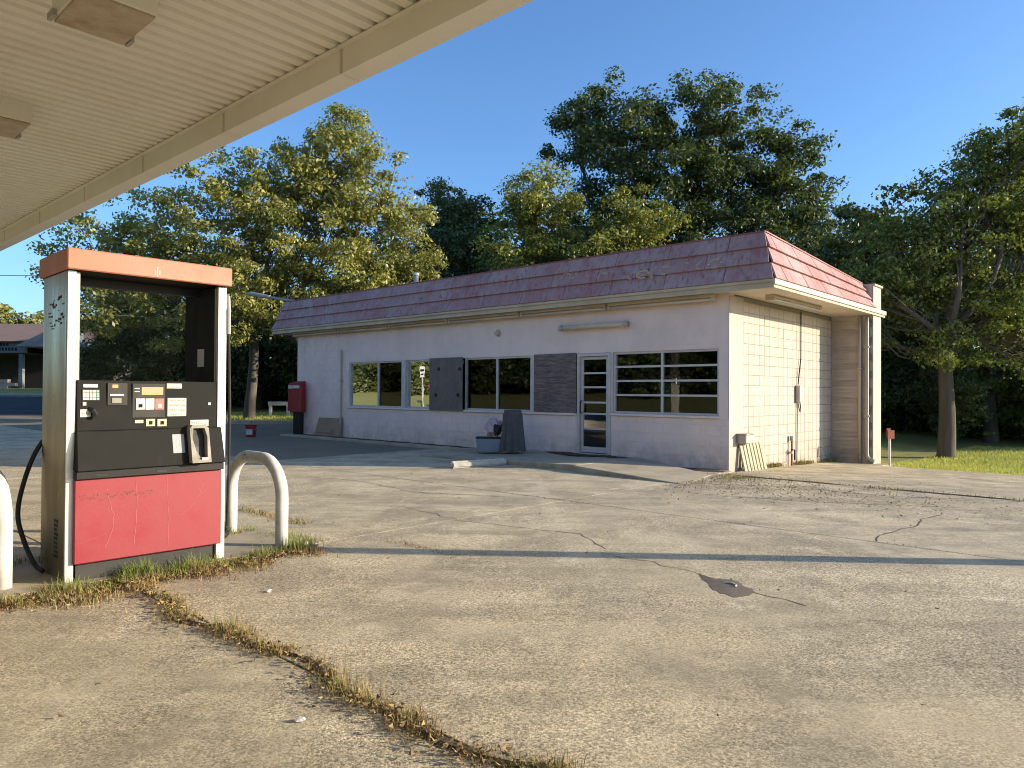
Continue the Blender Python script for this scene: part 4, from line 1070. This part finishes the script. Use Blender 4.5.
# ------------------------------------------------------------------ trees
def leaf_mesh(name, centers, tints, per, spread, size, rng):
    """clumps of leaves: each clump a small uneven mass with leaves facing outward and up"""
    k = len(centers); n = k*per
    rc = np.repeat(spread*rng.uniform(.55, 1.35, k), per)[:, None]
    d = rng.normal(0, 1, (n, 3)); d[:, 2] += .3; d /= np.linalg.norm(d, axis=1, keepdims=True)
    r_ = np.where(rng.random((n, 1)) < .07, rng.uniform(1, 1.22, (n, 1)), rng.random((n, 1))**.45)
    ax = np.repeat(rng.uniform(.7, 1.3, (k, 3))*np.array([1.1, 1.1, .62]), per, 0)
    c = np.repeat(centers, per, 0) + d*r_*rc*ax
    t = np.clip(np.repeat(tints, per) + rng.normal(0, .1, n), 0, 1)
    nr = d*.8 + rng.normal(0, .55, (n, 3)) + np.array([0, 0, .25]); nr /= np.linalg.norm(nr, axis=1, keepdims=True)
    a = rng.normal(0, 1, (n, 3)); a -= (a*nr).sum(1, keepdims=True)*nr; a /= np.linalg.norm(a, axis=1, keepdims=True)
    b = np.cross(nr, a)
    s = size*rng.uniform(.35, 1.5, (n, 1))
    v = np.stack([c-a*s*.5, c-b*s*.27+a*s*.06, c+a*s*.5, c+b*s*.27+a*s*.06], 1).reshape(-1, 3)
    me = bpy.data.meshes.new(name)
    me.vertices.add(n*4); me.vertices.foreach_set('co', v.astype(np.float32).ravel())
    me.loops.add(n*4); me.loops.foreach_set('vertex_index', np.arange(n*4, dtype=np.int32))
    me.polygons.add(n); me.polygons.foreach_set('loop_start', np.arange(0, n*4, 4, dtype=np.int32))
    try: me.polygons.foreach_set('loop_total', np.full(n, 4, dtype=np.int32))
    except Exception: pass
    at_ = me.attributes.new('tint', 'FLOAT', 'POINT'); at_.data.foreach_set('value', np.repeat(t, 4).astype(np.float32))
    me.update(calc_edges=True)
    return me
def limb(mb, a, b_, r0, r1, rng, n=7, wob=.06):
    a, b_ = Vector(a), Vector(b_); L_ = (b_-a).length; pts = []; w1 = Vector(rng.normal(0, 1, 3))*L_*wob; w2 = Vector(rng.normal(0, 1, 3))*L_*wob*.5
    for i in range(n):
        t_ = i/(n-1); pts.append(a.lerp(b_, t_)+w1*math.sin(math.pi*t_)+w2*math.sin(2*math.pi*t_)+Vector((0, 0, -.10*L_*math.sin(math.pi*t_)*(1 if b_.z > a.z else -1))))
    mb.tube(pts, [r0+(r1-r0)*(i/(n-1))**.8 for i in range(n)], 7, cap=False)
    return pts
def tree(name, label, base, blobs, mat, tr=.35, tips=900, per=45, size=.2, spread=.45, seed=1, bark='bark', fork=.3, group='trees around the lot', shell=2.0, tint=(.0, 1.), twig=14, hole=.0):
    rng = np.random.default_rng(seed)
    root = empty(name, base, 0, label=label, cat='tree', group=group)
    H_ = max(b2[2]+b2[5] for b2 in blobs)
    mb = MB(); fk = Vector((rng.normal(0, .15), rng.normal(0, .15), H_*fork))
    trunk_pts = limb(mb, (0, 0, -.3), fk, tr*1.25, tr*.8, rng, 7, .02)
    vol = np.array([b2[3]*b2[4]*b2[5] for b2 in blobs])**.8; vol /= vol.sum()
    C_, T_ = [], []
    for b2, wv in zip(blobs, vol):
        cen = np.array(b2[:3]); rad = np.array(b2[3:6]); k = max(6, int(tips*wv))
        pts = limb(mb, fk*.97, tuple(cen), tr*.55, tr*.14, rng, 8, .07)
        d = rng.normal(0, 1, (k, 3)); d /= np.linalg.norm(d, axis=1, keepdims=True)
        r_ = rng.random((k, 1))**(1/shell)
        lump = 1+.22*np.sin(d[:, :1]*5+seed)*np.sin(d[:, 1:2]*4+2*seed)+.18*np.sin(d[:, 2:]*6+seed*3)
        P_ = cen+d*r_*rad*lump
        C_.append(P_); T_.append(rng.uniform(tint[0], tint[1])*.4+rng.random(k)*.6)
        for j in range(min(twig, k)):
            q_ = pts[int(rng.integers(3, len(pts)))]
            limb(mb, q_, tuple(P_[j]), tr*.12, .012, rng, 6, .08)
    C_ = np.concatenate(C_); T_ = np.concatenate(T_)
    C_ = C_[C_[:, 2] > .5]; T_ = T_[:len(C_)]
    mb.build('trunk', M[bark], root, smooth=True)
    link('crown', leaf_mesh('crown', C_, T_, per, spread, size, rng), M[mat], root)
    return root
def copy_tree(root, loc, rz, s, label):
    r_ = root.copy(); col.objects.link(r_); r_.location = loc; r_.rotation_euler = (0, 0, rz); r_.scale = (s, s, s); r_['label'] = label
    for ch in list(root.children):
        c2 = ch.copy(); col.objects.link(c2); c2.parent = r_
    return r_

def gb(x, y): return (x, y, gz(x, y))
# pale tree left, branches sweeping outward
tree('pale_tree', 'large pale yellow-green tree behind the fuel pump and shop end', gb(-11.6, 32),
     [(0, 0, 8.0, 4.0, 4.0, 3.6), (3.4, -.5, 8.6, 3.0, 3, 3.0), (5.6, .5, 6.6, 2.6, 2.6, 2.6), (-4.0, 0, 7.6, 3.4, 3.2, 2.8), (-6.6, .3, 6.6, 2.2, 2.4, 1.7), (1.5, .6, 10.8, 2.6, 2.6, 2.0),
      (3.9, 0, 11.3, 1.8, 1.8, 2.0), (.4, -2.5, 5.2, 3.2, 2.4, 2.3), (5.6, 0, 9.6, 1.9, 1.8, 2.2), (4.4, 0, 12.3, 1.7, 1.8, 1.5), (7.1, 0, 7.3, 1.3, 1.4, 2.0), (4.6, -1.4, 4.4, 2.2, 2, 1.7), (-3.6, -1.6, 4.6, 3.0, 2.4, 1.8), (6.8, 0, 4.4, 1.3, 1.4, 1.4)],
     'leaf_pale', .23, 700, 145, .165, .62, 3, 'bark2', .30, shell=2.4, twig=13)
tree('dark_oak', 'tallest dark green oak rising behind the middle of the shop', gb(10.6, 47),
     [(0, 0, 14, 5.2, 5, 5.2), (-4.0, 0, 17.8, 4.0, 4, 3.9), (2.6, 0, 18.5, 3.6, 3.8, 4.2), (6.0, 0, 14.5, 4.0, 4, 4.0), (8.3, 0, 10.2, 3.2, 3.4, 3.6), (-5, 1, 11, 4, 4, 4), (2.5, -1.5, 9, 5, 4, 4), (7.4, 0, 17, 2.0, 2.4, 1.8), (-6.2, 0, 20.0, 1.9, 2, 1.5), (9.6, 0, 7.0, 2.6, 2.8, 2.6)],
     'leaf_dark', .42, 800, 170, .235, .95, 11, 'bark', .3, shell=2.4)
tree('golden_tree', 'golden green tree in front of the tall oak behind the roof', gb(4.6, 40),
     [(-3.4, 0, 11.6, 2.3, 2.4, 3.0), (-4.6, 0, 8.2, 2.4, 2.4, 2.6), (.3, -.5, 8.2, 2.8, 2.6, 3.0), (2.2, -.4, 10.8, 2.0, 2.2, 2.4), (4.0, 0, 7.4, 2.6, 2.6, 2.3), (6.3, 0, 6.4, 2.0, 2.2, 1.7), (-1.5, 0, 5, 3.5, 2.6, 2)],
     'leaf_gold', .3, 430, 150, .195, .72, 17, 'bark', .3)
tree('grey_green_tree', 'grey-green conical tree between the pale tree and the golden tree', gb(-4.5, 50),
     [(0, 0, 6, 4.2, 3.4, 4.6), (.2, 0, 10.5, 3.5, 2.8, 3.6), (-.3, 0, 13.6, 2.3, 2.0, 2.6), (-3, 0, 8.6, 2.2, 2, 2.6), (2.8, 0, 9.4, 2.2, 2, 2.8), (1.2, 0, 13, 1.9, 1.8, 2.0)], 'leaf_blue', .4, 520, 110, .23, .75, 23)
tree('shade_tree', 'leafy green tree on the lawn at the right edge', gb(12.35, 20.6),
     [(1.9, 0, 8.4, 1.25, 1.3, 1.5), (2.7, 0, 9.2, 1.2, 1.2, 1.2), (2.1, .1, 6.4, 1.5, 1.6, 1.3), (.1, 0, 6.3, 1.5, 1.5, 1.25), (-1.3, 0, 4.9, 1.5, 1.5, 1.1), (.8, 0, 4.6, 1.6, 1.6, 1.1), (2.5, -.3, 4.0, 1.5, 1.5, 1.2), (-2.5, .4, 3.9, 1.1, 1.2, .9), (-1.2, .1, 6.0, 1.2, 1.2, .9), (.2, 0, 7.4, 1.05, 1.1, 1.0), (-2.3, .2, 5.0, 1.0, 1.0, .8), (1.2, 0, 8.0, 1.0, 1.0, 1.0), (3.4, 0, 6.8, 1.3, 1.3, 1.6), (.2, -.4, 3.2, 1.2, 1.1, .8), (2.7, -.2, 2.6, 1.0, 1.0, .7)],
     'leaf_mid', .215, 560, 120, .11, .40, 31, 'bark', .33, shell=2.2, twig=20)
# woodland on the right
wt1 = tree('woodland_tree', 'dark woodland tree just behind the wing wall', gb(13.2, 28.5), [(0, 0, 5.4, 2.6, 2.6, 2.4), (-1.9, 0, 4.2, 1.9, 2, 2), (1.6, 0, 3.9, 2.2, 2, 2.2), (.2, 0, 2.0, 2.6, 2.2, 1.6), (-.4, 0, 6.6, 1.5, 1.6, 1.3)], 'leaf_dark', .25, 210, 95, .19, .55, 41, group='woodland trees on the right')
wt2 = tree('woodland_tree', 'mid green woodland tree behind the shade tree trunk', gb(18.2, 27.5), [(0, 0, 6.2, 2.6, 2.6, 2.4), (-1.6, 0, 4.0, 2.0, 2, 2), (1.9, 0, 4.6, 2.2, 2, 2.4), (.2, 0, 1.9, 2.9, 2.2, 1.6), (1.4, 0, 8.1, 1.6, 1.6, 1.6)], 'leaf_mid', .25, 210, 95, .19, .55, 43, group='woodland trees on the right')
wl_ = [(22.5, 26, 1.1, .6, 'woodland tree at the right edge behind the shade tree'), (27.5, 26.5, 1.15, 2., 'woodland tree outside the right edge, near'), (33, 25.5, 1.2, 4., 'woodland tree outside the right edge, middle'), (39, 26.5, 1.3, 5., 'woodland tree outside the right edge, far'),
       (17.0, 35, 1.4, 3.2, 'low woodland tree filling the gap behind the wing wall'), (24, 33, 1.35, 1.3, 'woodland tree deep in the shade at right')]
for k_, (x, y, s_, rz, lb) in enumerate(wl_): copy_tree((wt1, wt2)[k_ % 2], gb(x, y), rz, s_, lb)
# hedge of shrubs under the woodland edge
for k_, (x, y, s_, lb) in enumerate([(11.4, 25.5, .42, 'low dark shrub at the lawn edge beside the wing wall'), (15.3, 25.2, .40, 'low dark shrub at the lawn edge left of the trunk'), (19.6, 25.0, .42, 'low dark shrub at the lawn edge right of the trunk'), (23.5, 24.5, .45, 'low dark shrub at the right picture edge')]):
    copy_tree(wt1, gb(x, y), k_*1.7, s_, lb)
bs = tree('bush', 'dense dark bush at the woodland edge behind the wing wall', gb(11.0, 30), [(0, 0, 1.3, 2.4, 1.8, 1.5), (-1.5, 0, 1.0, 1.6, 1.4, 1.2), (1.6, .2, 1.1, 1.8, 1.4, 1.3), (.3, 0, 2.4, 1.6, 1.4, 1.0)], 'leaf_dark', .12, 170, 90, .2, .5, 71, fork=.12, group='bushes closing the view under the trees')
for k_, (x, y, s_, lb) in enumerate([(15.2, 31, 1.1, 'dark bush left of the shade tree trunk, far'), (19.4, 30.5, 1.1, 'dark bush straight behind the shade tree trunk'), (23.8, 30, 1.15, 'dark bush right of the shade tree trunk, far'), (28.3, 28.5, 1.2, 'dark bush at the far right edge'), (33, 28, 1.3, 'dark bush beyond the right edge'),
        (17.5, 36, 1.4, 'large dark bush deep in the woodland left of the trunk'), (25.5, 36, 1.5, 'large dark bush deep in the woodland at right'), (-24.0, 52, 1.3, 'dark bush behind the left side of the pump'), (-20.5, 54, 1.4, 'dark bush behind the middle of the pump window'), (-17.5, 50, 1.5, 'dark bush behind the right side of the pump window'),
        (-14.5, 50, 1.4, 'dark bush behind the pale tree trunk'), (-9.2, 49, 1.4, 'dark bush behind the white barrier'), (-4, 47, 1.3, 'dark bush behind the left end of the shop')]):
    copy_tree(bs, (x, y, gz(x, y)-.45*s_), k_*2.1, s_, lb)
# understory at left and behind the shop
ut = tree('understory_tree', 'dark understory tree behind the pump window', gb(-20.5, 42), [(0, 0, 5.6, 3.4, 3, 3), (-2.6, 0, 4.0, 2.4, 2.4, 2.4), (2.6, 0, 4.2, 2.6, 2.4, 2.6), (0, 0, 2.2, 3.8, 2.6, 1.9)], 'leaf_dark', .28, 230, 95, .24, .68, 53, group='understory trees')
for k_, (x, y, s_, lb) in enumerate([(-22.5, 48, 1.0, 'dark tree left of the understory trees behind the pump'), (-16.2, 46, 1.15, 'dark tree low behind the pale tree trunk'), (-11.0, 47, 1.1, 'dark tree beyond the call box'), (-6.2, 43, .9, 'dark tree at the left end of the roof'), (8.6, 35, .75, 'sunlit small tree behind the shop'), (14.5, 41, 1.0, 'dark tree low behind the roof corner'), (-1.5, 54, 1.75, 'dark tree filling the gap right of the grey-green tree'), (3.5, 55, 1.8, 'dark tree behind the golden tree'), (19.5, 52, 1.55, 'dark tree right of the tall oak, far'), (24.5, 47, 1.5, 'dark tree between the tall oak and the woodland'), (-7.5, 53, 1.5, 'dark tree between the pale tree and the grey-green tree')]):
    copy_tree(ut, gb(x, y), k_*1.9+.5, s_, lb)
ft = tree('distant_tree', 'pale distant tree above the brown-roofed neighbour building', gb(-63, 88), [(0, 0, 7.0, 4.5, 4, 3.4), (-5, 0, 6.2, 4, 4, 3), (5.2, 0, 6, 4, 4, 3.2)], 'leaf_pale', .4, 130, 80, .5, 1.3, 61, group='distant trees')
copy_tree(ft, gb(-50, 92), 2., 1.05, 'distant pale tree right of the neighbour building roof'); 
# trees across the road behind the camera, seen only in the panes
rt_ = [(-84+6.5*i, -46-(i % 3)*3.5, 1.25+.12*((i*7) % 4)) for i in range(14)] + [(-80+10*i, -58, 1.9) for i in range(9)]
for k_, (p_, q_, s_) in enumerate(rt_):
    w_ = W(p_, q_); copy_tree(ut, (w_.x, w_.y, gz(w_.x, w_.y)-.6), k_*1.3, s_*1.2, 'dark tree across the road mirrored in the shop panes')['group'] = 'trees across the road'
for k_ in range(17):
    w_ = W(-88+k_*5.2, -43-(k_ % 2)*1.5); copy_tree(bs, (w_.x, w_.y, gz(w_.x, w_.y)-1.0), k_*1.1, 1.9, 'dark bush across the road mirrored in the shop panes')['group'] = 'bushes across the road'
w_ = W(-40.5, -27.5); t = empty('road_sign', (w_.x, w_.y, gz(w_.x, w_.y)), YAW, label='white road sign on a post mirrored in the third pane', cat='sign')
MB().tube([(0, 0, 0), (0, 0, 3.4)], .05, 8).build('post', M['galv'], t); pl = box('plate', M['white'], t, -.32, .32, .05, .07, 2.6, 3.5)
box('text_bar', M['pblack'], pl, -.22, .22, .0705, .075, 3.15, 3.3); box('text_bar', M['pblack'], pl, -.22, .22, .0705, .075, 2.8, 2.98)
w_ = W(-38.3, -26.5); t = empty('pink_marker', (w_.x, w_.y, gz(w_.x, w_.y)), YAW, label='pink ball on a pale pole mirrored in the third pane', cat='marker')
MB().tube([(0, 0, 0), (0, 0, 3.2)], .045, 8).build('post', M['paper'], t); blob(MB(), (.1, .1, 1.9), (.28, .28, .28), 3, 16, 10, .02).build('ball', M['pink'], t, smooth=True)

# ------------------------------------------------------------------ grass and weeds
def blades(name, P_, h, w_, tint, mat, seed, lean=.5, **k):
    rng = np.random.default_rng(seed); n = len(P_)
    h = np.broadcast_to(h, n)*rng.uniform(.45, 1.25, n)
    th = rng.uniform(0, 2*np.pi, n); dirv = np.stack([np.cos(th), np.sin(th), 0*th], 1); sidev = np.stack([-np.sin(th), np.cos(th), 0*th], 1)
    ln = rng.uniform(0, lean, n)
    ww = (np.broadcast_to(w_, n)*rng.uniform(.6, 1.3, n))[:, None]
    mid = P_+dirv*(h*ln*.35)[:, None]+np.array([0, 0, 1])*(h*.6)[:, None]
    top = P_+dirv*(h*ln)[:, None]+np.array([0, 0, 1])*(h*np.sqrt(np.clip(1-ln**2*.7, .05, 1)))[:, None]
    v = np.stack([P_-sidev*ww, P_+sidev*ww, mid+sidev*ww*.7, mid-sidev*ww*.7, top], 1).reshape(-1, 3)
    me = bpy.data.meshes.new(name); me.vertices.add(n*5); me.vertices.foreach_set('co', v.astype(np.float32).ravel())
    li = (np.arange(n, dtype=np.int32)[:, None]*5+np.array([0, 1, 2, 3, 3, 2, 4], dtype=np.int32)).ravel()
    me.loops.add(n*7); me.loops.foreach_set('vertex_index', li)
    me.polygons.add(n*2); me.polygons.foreach_set('loop_start', (np.arange(n, dtype=np.int32)[:, None]*7+np.array([0, 4], dtype=np.int32)).ravel())
    at_ = me.attributes.new('tint', 'FLOAT', 'POINT'); at_.data.foreach_set('value', np.repeat(np.clip(tint, 0, 1), 5).astype(np.float32))
    me.update(calc_edges=True)
    return link(name, me, mat, kind='stuff', **k)
rng = np.random.default_rng(77)
# lawn right of the wing wall
n = 75000
pp = rng.uniform(1.0, 16, n); qq = 4.97+rng.random(n)**1.3*12
xx = C0.x+pp*RP.x+qq*BQ.x; yy = C0.y+pp*RP.y+qq*BQ.y
ok = (xx/yy < .80) & ((pp > 1.27) | (qq > 6.1)); xx, yy = xx[ok], yy[ok]
patch = .5+.5*np.sin(xx*2.1+np.sin(yy*1.7)*2)*np.sin(yy*2.6)
blades('lawn_grass', np.stack([xx, yy, G(xx, yy)], 1), .085, .007, .25+.5*patch+rng.normal(0, .2, len(xx)), M['grass'], 5, .8, label='sunlit mown grass right of the wing wall', cat='grass')
# verge grass under the pale tree
n = 16000
xx = rng.uniform(-19, -5, n); yy = rng.uniform(31.0, 40, n)
blades('verge_grass', np.stack([xx, yy, G(xx, yy)], 1), .12, .012, rng.uniform(0, .7, n), M['grass'], 6, .8, label='shaded grass verge under the pale tree', cat='grass')
# weeds
def site_pts(p, q, z): 
    return np.stack([C0.x+p*RP.x+q*BQ.x, C0.y+p*RP.y+q*BQ.y, z], 1)
P_, Hh, Tt, Ww = [], [], [], []
def strip(n, pf_, qf_, h, tm, ts, w_=.0028, z=-.01):
    p = pf_(n); q = qf_(n); P_.append(site_pts(p, q, np.full(n, z))); Hh.append(np.full(n, h)); Tt.append(rng.normal(tm, ts, n)); Ww.append(np.full(n, w_))
def clump(n, lo, hi, k=14, sd=.07):
    c = rng.uniform(lo, hi, k); return rng.choice(c, n)+rng.normal(0, sd, n)
hmod = lambda x: .45+.95*np.abs(np.sin(x*2.3+.4)*np.sin(x*5.3+1))+.25*np.abs(np.sin(x*13.7))
wob = lambda p: .05*np.sin(p*3.1)+.03*np.sin(p*7.7)
def joint_strip(n, p0, p1, h, tm, ts, sd, k=22, w_=.0028):
    p = np.where(rng.random(n) < .5, rng.uniform(p0, p1, n), clump(n, p0, p1, k)); q = -10.5+wob(p)+rng.normal(0, sd, n)
    gap = np.sin(p*6.1+1)+.6*np.sin(p*14.3)+rng.normal(0, .5, n) > -.55; hm = hmod(p)[gap]; p, q = p[gap], q[gap]; n = len(p); P_.append(site_pts(p, q, np.full(n, -.006))); Hh.append(h*hm); Tt.append(rng.normal(tm, ts, n)); Ww.append(np.full(n, w_))
joint_strip(6500, .25, 4.9, .030, .30, .14, .055, 22, .0018)     # brown thatch
joint_strip(6500, .25, 4.9, .048, .48, .09, .050, 26, .0012)     # straw
joint_strip(1900, .25, 4.9, .042, .80, .09, .030, 9, .0020)      # green tufts
joint_strip(90, 1.6, 3.4, .17, .55, .06, .05, 14, .0009)         # tall dry stems
joint_strip(120, 1.2, 3.4, .10, .56, .08, .06, 18, .0010)
# along the island edge
def edge_strip(n, q0, q1, h, tm, ts, sd, off=.30, k=12, w_=.003):
    q = np.where(rng.random(n) < .45, rng.uniform(q0, q1, n), clump(n, q0, q1, k)); p = off+.05*np.sin(q*5)+.03*np.sin(q*11)+rng.normal(0, sd, n)*(.4+.9*np.abs(np.sin(q*3.1+.5)))
    P_.append(site_pts(p, q, np.full(n, -.002))); Hh.append(h*hmod(q*1.3)); Tt.append(rng.normal(tm, ts, n)); Ww.append(np.full(n, w_))
edge_strip(8000, -11.9, -8.95, .035, .32, .14, .13)
edge_strip(5000, -11.9, -8.95, .055, .48, .09, .11, .33, 14, .0013)
edge_strip(1400, -11.0, -9.3, .055, .7, .16, .05, .17, 12, .002)
edge_strip(2200, -11.7, -9.0, .06, .72, .13, .06, .30, 12, .0018)
edge_strip(1500, -10.9, -9.0, .11, .88, .09, .07, .29, 12, .002)
edge_strip(450, -10.7, -10.1, .09, .85, .08, .08, .36, 6, .002)
edge_strip(1500, -11.0, -10.2, .05, .45, .12, .12, .42)
strip(1200, lambda n: rng.uniform(-.6, .1, n), lambda n: -8.85+rng.normal(0, .09, n), .06, .6, .25)
strip(900, lambda n: rng.uniform(-.8, .2, n)-.0, lambda n: -11.55+rng.normal(0, .08, n), .07, .6, .25)
strip(1500, lambda n: -.78+rng.normal(0, .07, n), lambda n: rng.uniform(-11.6, -8.9, n), .10, .8, .2)
strip(700, lambda n: rng.uniform(-2.2, -.8, n), lambda n: -8.3+rng.normal(0, .05, n), .05, .45, .2)
strip(380, lambda n: .9+rng.normal(0, .25, n), lambda n: -8.2+rng.normal(0, .05, n), .03, .4, .2)
# thin growth in the far joints and at the wall foot
strip(900, lambda n: clump(n, -4, 6, 20, .2), lambda n: -5.03+rng.normal(0, .012, n), .025, .4, .2)
strip(1300, lambda n: clump(n, .3, 8, 20, .25), lambda n: -.72+rng.normal(0, .05, n), .05, .65, .2, .004)
n = 1800
q = clump(n, .0, 5.3, 9, .18); p = np.abs(rng.normal(.03, .06, n)); P_.append(site_pts(p, q, -.035*np.clip(q, 0, 9))); Hh.append(np.full(n, .09)); Tt.append(rng.normal(.6, .2, n)); Ww.append(np.full(n, .004))
strip(700, lambda n: clump(n, .1, .9, 4, .15), lambda n: -1.0+rng.normal(0, .2, n), .04, .75, .15, .004)
P_ = np.concatenate(P_); Hh = np.concatenate(Hh); Tt = np.concatenate(Tt); Ww = np.concatenate(Ww)
blades('weeds', P_, Hh, Ww, Tt, M['weed'], 8, 1.0, label='dry and green weeds growing in the joints round the pump island', cat='weeds')
# fallen leaves and scraps: small curled quads
def litter(name, P2, size, tints, seed, label):
    rg = np.random.default_rng(seed); n = len(P2)
    a = rg.normal(0, 1, (n, 3)); a[:, 2] *= .35; a /= np.linalg.norm(a, axis=1, keepdims=True)
    b = np.cross(a, [0, 0, 1.])+rg.normal(0, .25, (n, 3)); b /= np.linalg.norm(b, axis=1, keepdims=True)
    s = size*rg.uniform(.5, 1.4, (n, 1)); up_ = np.array([0, 0, 1.])*s*.3
    v = np.stack([P2-a*s*.5+up_, P2-b*s*.3, P2+a*s*.5+up_*rg.random((n, 1)), P2+b*s*.3], 1).reshape(-1, 3)
    me = bpy.data.meshes.new(name); me.from_pydata(v.tolist(), [], np.arange(n*4).reshape(-1, 4).tolist())
    at_ = me.attributes.new('tint', 'FLOAT', 'POINT'); at_.data.foreach_set('value', np.repeat(tints, 4).astype(np.float32))
    link(name, me, M['weed'], kind='stuff', label=label, cat='leaves')
n = 170
lp = np.stack([rng.uniform(-4, 8, n), rng.uniform(1.5, 12.5, n), np.full(n, .012)], 1)
n2 = 900
pj = rng.uniform(.2, 4.9, n2); qj = -10.53+wob(pj)+rng.normal(0, .05, n2); lj = site_pts(pj, qj, np.full(n2, .015)+rng.random(n2)*.02)
n3 = 1500
qe = rng.uniform(-11.9, -9, n3); pe = .38+rng.normal(0, .13, n3); le = site_pts(pe, qe, np.full(n3, .015)+rng.random(n3)*.02)
n4 = 1900
p4 = .3+np.abs(rng.normal(0, 1.9, n4)); q4 = -1.9+rng.normal(0, .75, n4); l4 = site_pts(p4, q4, np.full(n4, .014))
LP = np.concatenate([lp, lj, le, l4]); litter('fallen_leaves', LP, .028, np.clip(rng.normal(.3, .16, len(LP)), 0, .65), 9, 'brown leaf litter scattered on the concrete and in the weeds')
for k_, (u, v, rz, lb) in enumerate([(300, 722, .3, 'small white scrap on the near slab beside the weed joint'), (269, 592, 1.2, 'small white scrap right of the weeds by the pump'), (190, 573, .4, 'small white pebble in the weeds below the red panel')]):
    c = on_z(u, v); t = empty('litter_scrap', (c.x, c.y, .0), rz, label=lb, cat='litter', group='white scraps on the concrete')
    blob(MB(), (0, 0, .010), (.022, .012, .010), 30+k_, 8, 5, .25).build('scrap', M['white'], t)
